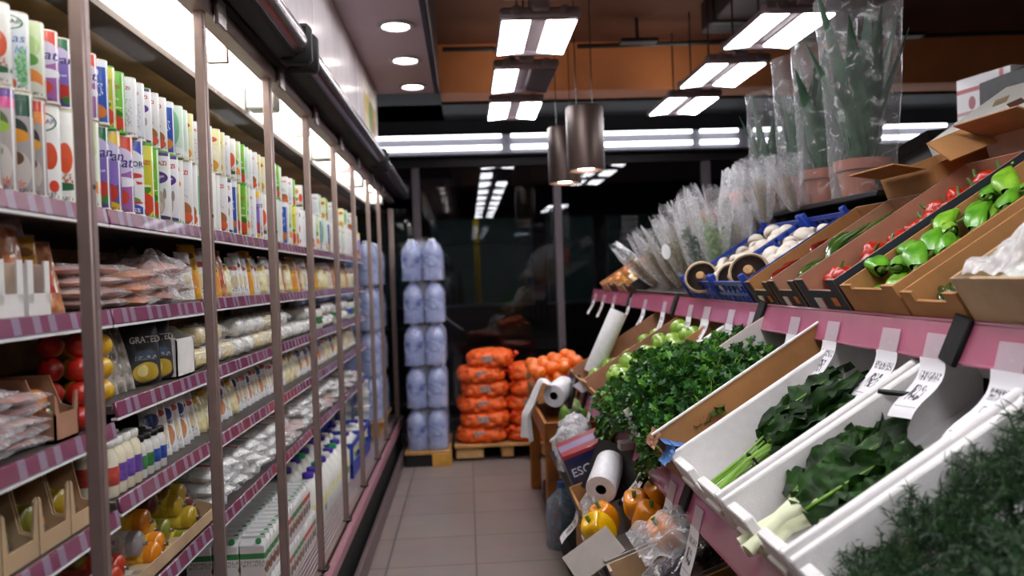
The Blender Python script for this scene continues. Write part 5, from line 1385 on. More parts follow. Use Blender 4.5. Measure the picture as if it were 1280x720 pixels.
# ------------------------------------------------------------------ bagged herbs and white film sleeves
HERB_G = mat('herb_green', '5d8a34', 0.6, 0, 0.25, 60, c2='86a85a')
HERB_D = mat('herb_dark_green', '2f5a34', 0.6, 0, 0.25, 60)
HERB_B = mat('herb_brown_stems', '8a7a58', 0.7, 0, 0.25, 60)
def herb_kind(hm, seed, L=0.34, n=26, top=0.30):
    def make():
        r = random.Random(seed)
        t = thing('bagged_herbs', 'x', 'herbs')
        mb = MB()
        for i in range(n):
            a = r.uniform(0, 6.28); s = r.uniform(0.1, 1.0)
            x0, y0 = cos(a)*0.016*s, sin(a)*0.016*s
            h = r.uniform(.45, .72)*L
            x1, y1 = cos(a)*0.048*s, sin(a)*0.034*s
            mb.tube([(x0, y0, 0.0), (x0*1.4, y0*1.4, h*.5), (x1, y1, h)], [0.0022, 0.0018, 0.0010], 5)
            for k in range(5):
                f = 0.5 + 0.1*k
                px, py, pz = x0+(x1-x0)*f, y0+(y1-y0)*f, h*f
                q = r.uniform(0, 6.28); d = Vector((cos(q), sin(q), 0.9)).normalized()*r.uniform(.018, .034); sd = d.orthogonal().normalized()*0.005
                p0 = Vector((px, py, pz))
                mb.add([p0, p0+d*.5+sd, p0+d, p0+d*.5-sd], [(0,1,2,3)])
        mb.build('stems', hm, t)
        mb = MB()
        def fn(u, v):
            q = 2*pi*u; flat = 1 - 0.72*v**1.3
            w = 0.020 + 0.075*v**0.8
            k = 1 + 0.22*v*nz((cos(q)*2, sin(q)*2, v*3), 1.3, seed) + 0.09*nz((cos(q)*6, sin(q)*6, v*8), 1, seed)
            z = L*v + 0.035*v*nz((cos(q)*3, sin(q)*3, 0), 1.0, seed+4)
            return (cos(q)*w*k, sin(q)*w*flat*k + 0.03*v*v*sin(seed), z)
        mb.surf(fn, 30, 18, 0, closeu=True)
        mb.build('film_sleeve', CLEAR2, t, ang=180)
        MB().tube([(cos(a)*0.021, sin(a)*0.021, 0.02) for a in [k*pi/6 for k in range(13)]], 0.0025, 6).build('rubber_band', mat('rubber_band', 'b8432c', 0.5), t)
        return t
    return Kind(make)
HERBS = [(herb_kind(HERB_B, 3), 'thin brown stems'), (herb_kind(HERB_G, 5), 'bright green leaves'), (herb_kind(HERB_D, 8, 0.36), 'dark green leaves'), (herb_kind(HERB_B, 13, 0.32), 'dry beige stems')]
spots = [  # u, y, kind, lean toward the aisle, lean along it, scale, label
 (0.10, 4.45, 0, -.85, .35, .95, 'clear herb bag farthest along the stand, its mouth tipped out over the aisle'),
 (0.12, 4.28, 3, -.65, .15, 1.0, 'clear bag of dry stems second from the far end'),
 (0.26, 4.40, 3, -.40, .25, 1.0, 'clear bag of dry stems behind the far end bags'),
 (0.10, 4.10, 0, -.55, .05, 1.0, 'clear bag of thin brown stems at the front of the herb row'),
 (0.24, 4.18, 0, -.35, .10, 1.08, 'clear bag of brown stems standing behind the front herb bags'),
 (0.10, 3.93, 3, -.50, -.05, 1.0, 'clear bag of beige stems in the middle of the herb row front'),
 (0.26, 3.98, 0, -.25, .05, 1.15, 'taller clear bag of brown stems in the middle of the herb row'),
 (0.10, 3.76, 0, -.42, -.05, 1.0, 'clear bag of brown stems just left of the green leaf bags'),
 (0.24, 3.78, 1, -.15, .05, 1.2, 'tall clear bag of bright green leaves'),
 (0.12, 3.62, 2, -.28, -.08, 1.1, 'clear bag of dark green leaves with white oval sticker'),
 (0.28, 3.62, 2, -.05, .0, 1.2, 'tall clear bag of dark green leaves behind the stickered bag'),
 (0.16, 3.50, 1, -.12, -.15, 1.05, 'clear bag of bright green leaves beside the mushrooms'),
 (0.34, 3.88, 3, -.1, .1, 1.1, 'clear bag of dry stems at the back of the herb row'),
 (0.40, 3.70, 0, .05, .05, 1.15, 'clear bag of brown stems at the back near the red carton')]
for u, y, k, lx, ly, sc, lab in spots:
    p = UPD.at(u, y, 0.012)
    d = Vector((lx, ly, 0.9)).normalized()
    HERBS[k][0].place(p, d.to_track_quat('Z', 'Y').to_euler(), lab, 'bagged herbs on the upper tier', sc, 'herbs')
st = MB().lathe([(0.0, 0.0), (0.024, 0.0), (0.024, 0.001), (0.0, 0.001)], 24, sy=1.5).build('sticker', PAPER)
p = UPD.at(0.10, 3.575, 0.20); st.location = (p.x - .07, p.y - .02, p.z); st.rotation_euler = (1.3, 0.2, 0.35)
tag(st, 'white oval sticker on the dark green herb bag', 'sticker')
carton_crate('low black tray under the bagged herbs', UPD, 0.0, 3.45, 4.55, 0.50, 0.05, DARKCARD, DARKCARD, 0.8, name='black_tray', cat='tray', notch=False)
for x, y, z, s_, lab in ((1.40, 3.98, 1.66, 0.16, 'red carton half hidden behind the herb bags'), (1.36, 4.4, 1.62, 0.14, 'second red carton behind the far herb bags')):
    t = thing('red_carton', lab, 'carton', (x, y, z), (0, 0, 0.3))
    MB().box((0, 0, s_/2), (s_*.7, s_, s_*1.2), bev=.003).build('body', mat('red_carton_card', 'c8321e', 0.5, 0, 0.1), t)
    MB().box((0, -s_/2-.0006, s_*.6), (s_*.5, .001, s_*.4)).build('label', PAPER, t)
# whitish film sleeves in front of the aloe pots
def white_sleeve(seed):
    def make():
        t = thing('film_wrapped_bunch', 'x', 'wrapped bunch')
        def fn(u, v):
            q = 2*pi*u; w = 0.030 + 0.085*v**0.7
            k = 1 + 0.30*nz((cos(q)*2.5, sin(q)*2.5, v*2.2), 1.2, seed) + 0.12*nz((cos(q)*7, sin(q)*7, v*7), 1, seed)
            return (cos(q)*w*k, sin(q)*w*k*(1-.45*v), 0.36*v + 0.05*v*nz((cos(q)*3, sin(q)*3, 2), 1.0, seed))
        MB().surf(fn, 34, 20, 0, closeu=True).build('film_sleeve', film('milky_film', base=0.16, edge=0.55, wr=26, bump=1.0), t, ang=180)
        r = random.Random(seed); mb = MB()
        for i in range(18):
            a = r.uniform(0, 6.28); s = r.uniform(.2, 1)
            mb.tube([(cos(a)*.014*s, sin(a)*.014*s, 0.0), (cos(a)*.03*s, sin(a)*.03*s, 0.13), (cos(a)*.05*s, sin(a)*.04*s, 0.25)], [.003, .003, .001], 5)
        mb.build('stems', HERB_B, t)
        return t
    return Kind(make)
WS = [white_sleeve(2), white_sleeve(6)]
for i, (u, y, lx, ly, sc, lab) in enumerate(((0.30, 3.30+.22, -.25, -.25, 1.0, 'milky film bunch next to the mushrooms, lowest one'), (0.44, 3.42, -.20, -.2, 1.05, 'milky film bunch in front of the aloe pots'), (0.50, 3.22, -.35, -.35, 0.9, 'milky film bunch right below the nearest aloe pots'),
      (0.52, 3.60, -.15, .05, 1.15, 'milky film bunch at the back below the smallest aloe'), (0.40, 3.66, -.1, .2, 1.05, 'milky film bunch beside the tall green herb bags'))):
    WS[i % 2].place(UPD.at(u, y, 0.125 if y < 3.43 else 0.012), Vector((lx, ly, .9)).normalized().to_track_quat('Z', 'Y').to_euler(), lab, 'milky film bunches', sc*.72, 'wrapped bunch')
# small trays at the far end
for i, y in enumerate((4.68, 4.95, 5.22, 5.50)):
    carton_crate('small pale carton tray at the far end of the upper tier, %s one' % ['nearest', 'second', 'third', 'farthest'][i], UPD, 0.0, y-.12, y+.12, 0.36, 0.085, CARD2 if i % 2 else DARKCARD, CARD, 0.8, name='carton_tray', cat='tray')
    if i >= 2: heap(KUMQ, 'small orange kumquat', 'kumquat', UPD, 0.04, 0.30, y-.085, y+.085, 0.03, 0.03, 2, 0.045, 0.042, 'kumquats', lab='orange kumquat in the %s carton tray of the upper tier' % ['', '', 'third', 'farthest'][i])
    else:
        for j in range(4):
            shop_k = UP['yellow' if (i+j) % 2 else 'cheese'][0]
            lb = 'yellow snack bag in the %s small carton tray' % ['nearest', 'second'][i]
            shop_k.place(UPD.at(0.06 + 0.07*j, y + .03*((j % 2)-.5), 0.012), UPD.rot(0, 0.2, 2.6), lb, lb, 0.75, 'bag')

# ------------------------------------------------------------------ aloe plants in clear sleeves
ALOE = mat('aloe_green', '1f3d29', 0.4, 0, 0.22, 18, 0.15, 60, c2='33543c')
POT = mat('terracotta_pot', '9a5f4c', 0.75, 0, 0.12, 12)
def aloe(label, loc, seed, leaves, Hs, Rt, pr=0.092):
    r = random.Random(seed)
    t = thing('potted_aloe', label, 'plant', loc, (0, 0, r.uniform(0, 6)), None)
    po = MB().lathe([(0.0, 0.0), (pr*.72, 0.0), (pr*.90, 0.095), (pr*.90, 0.100), (pr, 0.100), (pr*1.02, 0.138), (pr*.93, 0.138), (pr*.88, 0.11), (0.0, 0.11)], 32).build('pot', POT, t, ang=50)
    MB().lathe([(pr*.88, 0.115), (pr*.4, 0.122), (0, 0.125)], 20).build('soil', mat('potting_soil', '2a1e16', 0.9, 0, 0.3, 60, 0.5), t)
    for i, (a, h, lean, w) in enumerate(leaves):
        dx, dy = cos(a), sin(a)
        mb = MB()
        def ctr(v): return Vector((dx*(0.02 + 1.75*lean*(v**1.2)), dy*(0.02 + 1.75*lean*(v**1.2)), 0.11 + h*v))
        def fn(u, v):
            q = 2*pi*u
            ww = w*1.7*(1 - v**1.6*0.94)*(0.8+0.4*min(1, v*3) if v < .33 else 1.2 - 0.2*v)
            tk = 0.011*(1 - v*.85)
            s = cos(q)*ww; nrm = sin(q)*tk + 0.18*ww*(cos(q)**2)
            return ctr(v) + Vector((-dy*s - dx*nrm, dx*s - dy*nrm, 0))
        mb.surf(fn, 12, 22, 0, closeu=True)
        for k in range(3, 21):           # teeth along both edges
            v = k/22.0
            for sg in (0.0, 0.5):
                p0 = Vector(fn(sg, v)); o = (p0 - ctr(v)); o = o.normalized()*0.007 if o.length > 1e-5 else Vector((0,0,0))
                e = Vector((0, 0, 0.004))
                mb.add([p0 - e, p0 + o + e*1.2, p0 + e*.9], [(0,1,2), (2,1,0)])
        mb.build('leaf', ALOE, t, ang=120)
    def fs(u, v):
        q = 2*pi*u
        R = pr*1.10 + (Rt - pr*1.10)*(v**0.9)
        k = 1 + 0.05*nz((cos(q)*2, sin(q)*2, v*2), 1.2, seed) + 0.035*nz((cos(q)*6, sin(q)*6, v*4), 1.0, seed)
        if v < .22: k *= 1 + 0.05*nz((cos(q)*8, sin(q)*8, v*22), 1, seed)
        return (cos(q)*R*k, sin(q)*R*k, Hs*v + 0.002)
    MB().surf(fs, 56, 40, 0, closeu=True).build('film_sleeve', SLEEVE, t, ang=180)
    return t
Lv = lambda sd, n, h, ln, w: [(2*pi*i/n + random.Random(sd+i).uniform(-.3, .3), h*random.Random(sd*3+i).uniform(.72, 1.05), ln*random.Random(sd*5+i).uniform(.35, 1.0), w*random.Random(sd*7+i).uniform(.8, 1.1)) for i in range(n)]
aloe('largest potted aloe in a tall clear sleeve, nearest of the row', (1.475, 2.88, 1.697), 4, Lv(4, 9, .62, .10, .040), 0.74, 0.152, 0.100)
aloe('second potted aloe in a clear sleeve, half behind the largest one', (1.455, 3.13, 1.697), 9, Lv(9, 8, .54, .09, .034), 0.72, 0.125, 0.092)
aloe('third potted aloe in a clear sleeve, in the middle of the row', (1.455, 3.36, 1.697), 15, Lv(15, 7, .50, .08, .030), 0.64, 0.115, 0.085)
aloe('smallest potted aloe in a shorter clear sleeve at the far end of the row', (1.435, 3.66, 1.697), 23, Lv(23, 7, .44, .07, .026), 0.56, 0.105, 0.085)

# ------------------------------------------------------------------ lower tier
LEAF_D = mat('parsley_dark', '1d4a1c', 0.45, 0, 0.25, 30, coat=0.15, c2='2c6426')
LEAF_L = mat('parsley_light', '4a8a2c', 0.45, 0, 0.2, 30, coat=0.15, c2='6ba63c')
STALK = mat('green_stalk', '7fae3c', 0.45, 0, 0.15, 20)
PALE_ST = mat('pale_stalk', 'e3e8c4', 0.4, 0, 0.08, 14, coat=0.2)
CHARD = mat('chard_leaf', '0e2408', 0.5, 0, 0.3, 22, 0.4, 40, coat=0.0, c2='2a5216', spec=0.25)
SPIN = mat('spinach_leaf', '0c2108', 0.5, 0, 0.3, 22, 0.4, 40, coat=0.0, c2='234812', spec=0.25)
def leaflet(mb, p, d, nrm, L, mi):
    """one lobed parsley leaflet, folded along its midrib"""
    d = d.normalized(); s = d.cross(nrm).normalized(); n = s.cross(d)
    pr = [(0, 0), (.25, .16), (.35, .48), (.52, .24), (.74, .40), (.80, .16), (1.0, 0)]
    vs = [p + d*(L*a) for a, b in pr if b == 0]
    mid = [p + d*(L*a) - n*(L*.04) for a in (0, .3, .55, .8, 1.0)]
    lt = [p + d*(L*a) + s*(L*b) + n*(L*b*.35) for a, b in pr[1:-1]]
    rt = [p + d*(L*a) - s*(L*b) + n*(L*b*.35) for a, b in pr[1:-1]]
    v = mid + lt + rt
    f = [(0,1,5), (1,6,5), (1,2,7,6), (2,3,8,7), (3,9,8), (3,4,9)]
    g = [(0,10,1), (1,10,11), (1,11,12,2), (2,12,13,3), (3,13,14), (3,14,4)]
    mb.add(v, f + g, mi)
def parsley_kind(seed, n=95, R=0.10, fine=0.72):
    def make():
        r = random.Random(seed)
        t = thing('parsley_bunch', 'x', 'parsley')
        lf, stx = MB(), MB()
        for i in range(n):
            q = r.uniform(0, 6.28); e = r.uniform(-.15, 1.0)**1 
            dirv = Vector((cos(q)*(1-e*.6), sin(q)*(1-e*.6), .25 + e)).normalized()
            tip = Vector((dirv.x*R, dirv.y*R, dirv.z*R*.95 + 0.01)) * r.uniform(.75, 1.12)
            root = Vector((-R*.7 + r.uniform(-.01, .01), r.uniform(-.02, .02), 0.015))
            stx.tube([root, root*.4 + tip*.5 + Vector((0, 0, .01)), tip], [.0018, .0014, .0009], 4)
            for k in range(3):
                dq = dirv + Vector((r.uniform(-.9, .9), r.uniform(-.9, .9), r.uniform(-.5, .6)))
                nn = (dirv + Vector((r.uniform(-.4, .4), r.uniform(-.4, .4), .5))).normalized()
                if abs(dq.normalized().dot(nn)) > .95: nn = dq.orthogonal()
                leaflet(lf, tip, dq, nn, r.uniform(.026, .044)*fine, 0 if r.random() < .68 else 1)
        lf.build('leaves', [LEAF_D, LEAF_L], t, smooth=False)
        stx.build('stalks', STALK, t)
        return t
    return Kind(make)
PARS = [parsley_kind(1), parsley_kind(2), parsley_kind(3)]
def crinkle_leaf(mb, base, d, up, L, W, seed, mi=0, rib=None, curl=0.3):
    d = d.normalized(); s = d.cross(up).normalized(); n = s.cross(d)
    def fn(u, v):
        a = (u-.5)*2
        w = W*(sin(pi*min(1, v*.92+.06))**.7)*(1 + .14*sin(v*34+seed) * abs(a))
        z = curl*L*(v*v)*-.35 + .022*nz((a*3, v*6, seed), 1.5)*(.3+abs(a)) + W*.35*a*a
        return base + d*(L*v) + s*(a*w) + n*z
    mb.surf(fn, 10, 18, mi)
    if rib is not None:
        pts = [base + d*(L*v) + n*(curl*L*(v*v)*-.35 + .004) for v in (0, .25, .5, .75, .92)]
        mb.tube(pts, [.0035, .003, .0022, .0014, .0008], 6, rib)
def stalk_bunch(label, name, cat, deck, u, y, n, yaw, leafm, stm, nst, Ls, Ll, Wl, seed, spread=.07, sr=.006, band=None, lift=1.0):
    r = random.Random(seed)
    t = thing(name, label, cat, deck.at(u, y, n), deck.rot(0, 0, yaw))
    a, b = MB(), MB()
    for i in range(nst):
        yy = r.uniform(-1, 1)*spread; zz = r.uniform(0, 1)*.055*lift + .01
        p0 = Vector((r.uniform(-.02, .02), yy*.8, zz*.8)); p1 = Vector((Ls*.5, yy*.5, zz)); p2 = Vector((Ls + r.uniform(-.03, .03), yy*1.2, zz*1.1))
        a.tube([p0, p1, p2], [sr*1.3, sr, sr*.7], 10, flat=.75)
        d = Vector((1, yy*4 + r.uniform(-.3, .3), r.uniform(-.10, .30)*lift))
        crinkle_leaf(b, p2 - Vector((.03, 0, 0)), d, Vector((r.uniform(-.3, .3), r.uniform(-.7, .7), 1)), Ll*r.uniform(.75, 1.1), Wl*r.uniform(.7, 1.1), i*1.7+seed, 0, 1 if i % 2 == 0 else None, r.uniform(0, .6))
    a.build('stalks', stm, t)
    b.build('leaves', [leafm, STALK], t, ang=180)
    if band:
        c = Ls*.55
        MB().tube([(c, cos(k*pi/8)*spread*.62, .032 + sin(k*pi/8)*.036) for k in range(17)], .0035, 6).build('tie', band, t)
    return t
foam_box('white foam box nearest the camera, full of feathery dark greens', LOD, 0.0, 0.93, 1.31, 0.62, 0.145)
foam_box('white foam box with pale-stalked leafy greens', LOD, 0.0, 1.32, 1.66, 0.62, 0.145)
foam_box('white foam box with one tied bunch of dark green leaves', LOD, 0.0, 1.67, 2.08, 0.62, 0.145)
pc = carton_crate('brown cardboard box with white inside, near half of the parsley heap', LOD, 0.0, 2.15, 2.56, 0.62, 0.185, CARD, WBOX, 0.62, cat='box', name='cardboard_box', n=-0.010, notch=False)
MB().box((0.31, -0.199, 0.186), (0.62, 0.012, 0.004)).build('white_rim', WBOX, pc)
foam_box('white foam box under the far half of the parsley', LOD, 0.0, 2.57, 2.96, 0.62, 0.145)
# parsley heap
k = 0
PL = ['at the front', 'in the second row', 'in the middle row', 'in the fourth row', 'at the back']
for ri, u in enumerate((0.09, 0.18, 0.28, 0.38)):
    for ci, y in enumerate((2.28, 2.41, 2.54, 2.68, 2.82)):
        if ci == 0 and ri > 2: continue
        if ri == 4 and ci > 3: continue
        n = 0.055 + 0.004*ri + (0.012 if ci in (2, 3) else 0) + (0.03 if 0 < ri < 3 and ci > 0 else 0) - (0.055 if ri > 2 else 0.02 if ri > 1 else 0)
        PARS[k % 3].place(LOD.at(u + rv.uniform(-.02, .02), y, n), LOD.rot(rv.uniform(-.2, .2), rv.uniform(-.2, .2), rv.uniform(-1.2, 1.2)),
                          'dark green parsley bunch %s of the heap, %s from its near end' % (PL[ri], ORD[ci]), None, rv.uniform(1.05, 1.3), 'parsley'); k += 1
for (u, y, n, sc, lab) in ((0.26, 2.225, 0.04, .62, 'single parsley sprig drooping over the brown inside of the box'), (-0.02, 2.99, -0.01, .85, 'parsley hanging over the far front corner of the foam box'),
                           (0.05, 3.05, 0.05, 1.0, 'parsley bunch spilling beyond the far foam box'), (0.2, 3.05, 0.08, 1.0, 'parsley bunch beside the white apple crate edge'), (-0.03, 2.45, -0.01, .5, 'small parsley sprig under the front rim of the foam box')):
    PARS[k % 3].place(LOD.at(u, y, n), LOD.rot(0.2, 0.5, 2.5), lab, None, sc, 'parsley'); k += 1
# leafy bunches
stalk_bunch('tied bunch of dark green leaves on thin green stalks', 'spinach_bunch', 'greens', LOD, 0.03, 1.86, 0.03, 0.02, SPIN, STALK, 22, 0.20, 0.24, 0.045, 5, .040, .0035, BLACKP)
stalk_bunch('bunch of pale-stalked dark leaves lying at the front of its foam box', 'chard_bunch', 'greens', LOD, -0.015, 1.535, 0.060, 0.0, CHARD, PALE_ST, 9, 0.16, 0.22, 0.045, 11, .070, .0105, lift=.5)
stalk_bunch('second bunch of pale-stalked leaves behind the front one', 'chard_bunch', 'greens', LOD, 0.10, 1.60, 0.035, 0.0, CHARD, PALE_ST, 6, 0.10, 0.22, 0.042, 17, .04, .009, lift=.5)
cl = MB().cyl((0, 0, 0), (0.075, 0, 0), 0.006, n=10).build('black_peg', BLACKP); cl.location = LOD.at(0.40, 1.645, 0.135); cl.rotation_euler = LOD.rot(0, 0.4, -0.9)
tag(cl, 'short black peg stuck through the foam wall above the greens', 'peg')
# feathery greens
def dill(seed):
    def make():
        r = random.Random(seed); t = thing('dill_bunch', 'x', 'dill'); mb = MB()
        for i in range(60):
            q = r.uniform(0, 6.28); e = r.random()
            d = Vector((cos(q)*(1-e*.5), sin(q)*(1-e*.5), .2+e)).normalized(); R = .085*r.uniform(.7, 1.15)
            tip = d*R; mid = d*R*.55 + Vector((r.uniform(-.02, .02), r.uniform(-.02, .02), .01))
            mb.tube([(-.05, 0, .01), mid, tip], [.0016, .0012, .0007], 4)
            for j in range(16):
                f = .45 + .6*j/16; p = mid.lerp(tip, max(0, (f-.45)/.6))
                o = Vector((r.uniform(-1, 1), r.uniform(-1, 1), r.uniform(-.4, 1))).normalized()*r.uniform(.010, .024)
                mb.tube([p, p + o*.5 + Vector((0, 0, .003)), p + o], [.0008, .0008, .0004], 3, caps=False)
        mb.build('fronds', mat('dill_green', '142f18', 0.5, 0, 0.3, 40, c2='26501f'), t)
        MB().tube([(-.06, 0, .008), (-.04, 0, .012)], .012, 8).build('stalk_end', STALK, t)
        return t
    return Kind(make)
DL = [dill(1), dill(2)]
k = 0
for ri, u in enumerate((0.10, 0.21, 0.32, 0.43, 0.53)):
    for ci, y in enumerate((1.03, 1.13, 1.22)):
        DL[k % 2].place(LOD.at(u, y, 0.035 + 0.012*ri), LOD.rot(0, 0, rv.uniform(-2, 2)), 'feathery dark green bunch %s of its foam box, %s from near end' % (PL[ri], ORD[ci]), None, rv.uniform(.95, 1.15), 'dill'); k += 1
# torn blue carton flap between the boxes
t = thing('blue_carton_flaps', 'torn blue printed carton flaps wedged in front of the brown-lined box', 'carton', LOD.at(0.0, 2.12, 0.02), LOD.rot())
BLUEC = mat('blue_printed_card', '4f79b8', 0.6, 0, 0.15, 20)
MB().surf(lambda u, v: (0.01 + .05*v, (u-.5)*.09, .14 - .05*v + .01*nz((u*5, v*4, 1))), 8, 6).build('flap', BLUEC, t)
MB().surf(lambda u, v: (-.025 + .05*v, (u-.5)*.08 - .03, .10 + .03*v*v + .012*nz((u*5, v*4, 3))), 8, 6).build('flap', BLUEC, t)
MB().surf(lambda u, v: (-.02 + .04*v, (u-.5)*.10 + .05, .13 + .025*v + .014*nz((u*6, v*4, 5))), 8, 6).build('flap', CARDR, t)
MB().box((0.005, 0, 0.05), (0.010, 0.09, 0.10)).build('side_panel', CARDR, t)
# apples, limes further along
carton_crate('brown cardboard crate of green apples beyond the parsley', LOD, 0.0, 3.12, 3.62, 0.60, 0.13, CARD, CARDR, 0.8)
heap(LIME, 'green apple', 'apple', LOD, 0.08, 0.54, 3.18, 3.56, 0.012, 0.06, 2, 0.085, 0.085, 'green apples', free=False, lab=None)
carton_crate('brown crate of mixed green fruit and silvery bags at the far lower tier', LOD, 0.0, 3.63, 4.10, 0.60, 0.12, CARD, CARDR, 0.8)
heap(LIME, 'green apple in the farther crate', 'apple', LOD, 0.10, 0.5, 3.69, 4.04, 0.012, 0.06, 1, 0.09, 0.09, 'far green apples', free=False)
FRD = Deck(0.405, 0.672, radians(13))
carton_crate('crate of loose oranges at the far end of the lower tier', FRD, 0.0, 4.80, 5.52, 0.40, 0.12, CARD, CARD, 0.7)
heap(ORANGE_F, 'loose orange at the far lower tier', 'orange', FRD, 0.05, 0.36, 4.86, 5.46, 0.012, 0.062, 3, 0.083, 0.083, 'loose oranges', free=False)
# fruit-bag rolls and their holders
def bag_roll(label, loc, axis, L, r, holder=None, rot=None):
    t = thing('bag_roll', label, 'bag roll', loc)
    t.rotation_euler = Vector(axis).to_track_quat('Z', 'Y').to_euler()
    MB().lathe([(r*.36, 0), (r*.96, 0.0), (r, 0.003), (r, L-.003), (r*.96, L), (r*.36, L), (r*.36, 0)], 32, cap=False).build('roll', mat('bag_roll_white', 'dfdde2', 0.35, 0, 0.06, 60, 0.3, 200), t, ang=50)
    MB().lathe([(r*.30, .001), (r*.35, .001), (r*.35, L-.001), (r*.30, L*.5), (0, L*.5)], 24, cap=False).build('core', BLACKP, t)
    return t
bag_roll('white roll of fruit bags on a black holder, end hole facing out', (0.42, 2.62, 0.735), (0.35, 0.85, 0.30), 0.17, 0.052)
t = thing('roll_holder', 'black holder plate behind the near fruit bag roll', 'holder', (0.475, 2.76, 0.745), (0, 0, 0))
MB().box((0.02, 0, 0.01), (0.02, 0.34, 0.19), rot=(0, 0.45, 0.35), bev=.004).build('plate', BLACKP, t)
MB().cyl((-0.03, -0.10, 0.02), (0.02, 0.06, 0.05), 0.011, n=10).build('spindle', BLACKP, t)
MB().box((0.05, -0.05, 0.115), (0.05, 0.05, 0.03), bev=.004).build('bracket', GREYP, t)
t = thing('loose_bag_end', 'clear bag end hanging off the near fruit bag roll', 'plastic bag', (0.42, 2.64, 0.70))
MB().surf(lambda u, v: (-.04 + .02*sin(v*5+u*2), (u-.5)*.15, .02 - .10*v + .01*nz((u*5, v*4, 2))), 12, 10).build('bag', CLEAR2, t, ang=180)
bag_roll('white fruit bag roll farther along, its bag trailing down', (0.42, 4.02, 0.84), (0.45, 0.85, 0.15), 0.16, 0.06)
t = thing('trailing_bag', 'white plastic bag trailing down from the farther bag roll', 'plastic bag', (0.44, 4.05, 0.90))
MB().surf(lambda u, v: (-.03 - .13*min(1, v*1.5) + .03*sin(u*6)*v, (u-.5)*.16*(1+.3*v), .0 + .02*sin(pi*min(1, v*2)) - .28*max(0, v-.25)*1.3 + .012*nz((u*5, v*4, 6))), 14, 22).build('bag', mat('white_bag_plastic', 'e4e0e2', 0.35, 0, 0.06, 20), t, ang=180)
t = thing('roll_holder', 'black holder plate behind the farther fruit bag roll', 'holder', (0.52, 4.12, 0.86))
MB().box((0, 0, 0), (0.02, 0.26, 0.18), rot=(0, 0.3, 0), bev=.004).build('plate', BLACKP, t); MB().cyl((-.06, -.03, 0), (0, 0.02, .02), .012, n=10).build('spindle', BLACKP, t)
bag_roll('long white paper roll leaning across the green apples', (0.62, 4.02, 0.95), (0.40, -0.02, 0.85), 0.34, 0.046)
# crumpled bag bundle, grey price board
t = thing('crumpled_bag_bundle', 'crumpled bundle of clear plastic bags hanging below the lower strip', 'plastic bags', (0.44, 3.50, 0.70))
for i, (x, y, z, r_) in enumerate(((0, 0, 0, .085), (.03, .12, .03, .075), (-.01, -.09, -.035, .07), (.02, .03, .07, .06))):
    MB().blob((x, y, z), r_, 26, 18, 0, lambda u, i=i: 1 + .30*nz(u, 3.2, i) + .16*nz(u, 8, i)).build('bag', film('bundle_film', base=.20, edge=.5, wr=26, bump=1.0), t, ang=180)
t = thing('price_board', 'grey price board and black clip on the lower strip by the far bag roll', 'sign', (0.55, 3.76, 0.93), (0.1, -0.5, 0.1))
MB().box((0, 0, 0), (0.10, 0.16, 0.006), bev=.002).build('board', mat('grey_board', '8a8088', 0.4, 0, 0.05), t); MB().box((0.0, -0.095, -.01), (0.06, 0.05, 0.02), bev=.003).build('clip', BLACKP, t)
# melon bin of orange wood
t = thing('wooden_bin', 'orange-stained wooden bin with square legs at the far end of the stand', 'bin', (0.60, 4.9, 0))
for dx in (-.17, .17):
    for dy in (-.58, .56): MB().box((dx, dy, .30), (.07, .07, .60), bev=.004).build('leg', ORWOOD, t)
for s in (-1, 1):
    MB().box((s*.20, 0, .60), (.02, 1.24, .11), bev=.003).build('side_board', ORWOOD, t); MB().box((0, s*.61, .60), (.40, .02, .11), bev=.003).build('end_board', ORWOOD, t)
MB().box((0, 0, .56), (.40, 1.2, .02)).build('floor_board', ORWOOD, t)
for i in range(2): MELON.place((0.56, 4.42 + .22*i, .572), (0.6*i, .3, 1.1*i), ['green striped melon in the orange bin, nearer one', 'green striped melon in the orange bin, farther one'][i], None, .92, 'melon')

# ------------------------------------------------------------------ bottom shelf
t = thing('escort_box', 'navy and red printed box with white lettering on the bottom shelf', 'box', BOD.at(0.02, 3.14, 0.0), BOD.rot(0, 0, 0))
t.name = 'printed_box'
MB().box((0.09, 0, 0.12), (0.18, 0.24, 0.24), bev=.003).build('body', print_mat('p_escbox', '1b2144', [(0.2, '232a50'), (0.225, '9a3038')], [(.0, .235, .05, .03, '8a7a9a')]), t)
mb = MB(); text_flat(mb, 'ESC', 0.060, Matrix.Translation((-0.0008, -0.03, 0.165)) @ Matrix(((0,0,-1,0),(-1,0,0,0),(0,1,0,0),(0,0,0,1))), bold=.008); 
mb.build('lettering', mat('ink_esc', 'dcd8e0', 0.5), t, smooth=False)
mb = MB(); text_flat(mb, 'ESC', 0.046, Matrix.Translation((0.050, -0.1208, 0.165)) @ Matrix(((1,0,0,0),(0,0,-1,0),(0,1,0,0),(0,0,0,1))), bold=.008); 
mb.build('lettering', mat('ink_esc', 'dcd8e0', 0.5), t, smooth=False)
carton_crate('brown crate with a small green sprig, left of the yellow pepper', BOD, 0.0, 2.70, 3.0, 0.55, 0.13, CARD, CARD, 1.0)
o = PARS[0].place(BOD.at(0.13, 2.82, 0.02), BOD.rot(), 'small bright green sprig in the brown bottom crate', None, 0.55, 'parsley')
carton_crate('grey cardboard crate of yellow and orange bell peppers', BOD, 0.0, 2.23, 2.69, 0.58, 0.12, CARDG, CARDG, 0.55, flap=[((-0.02, -0.155, .125), (0.16, 0.13, 0.004), (0.35, -0.2, 0.1)), ((-0.015, -0.06, 0.05), (0.004, 0.3, 0.11), (0, -.25, 0))])
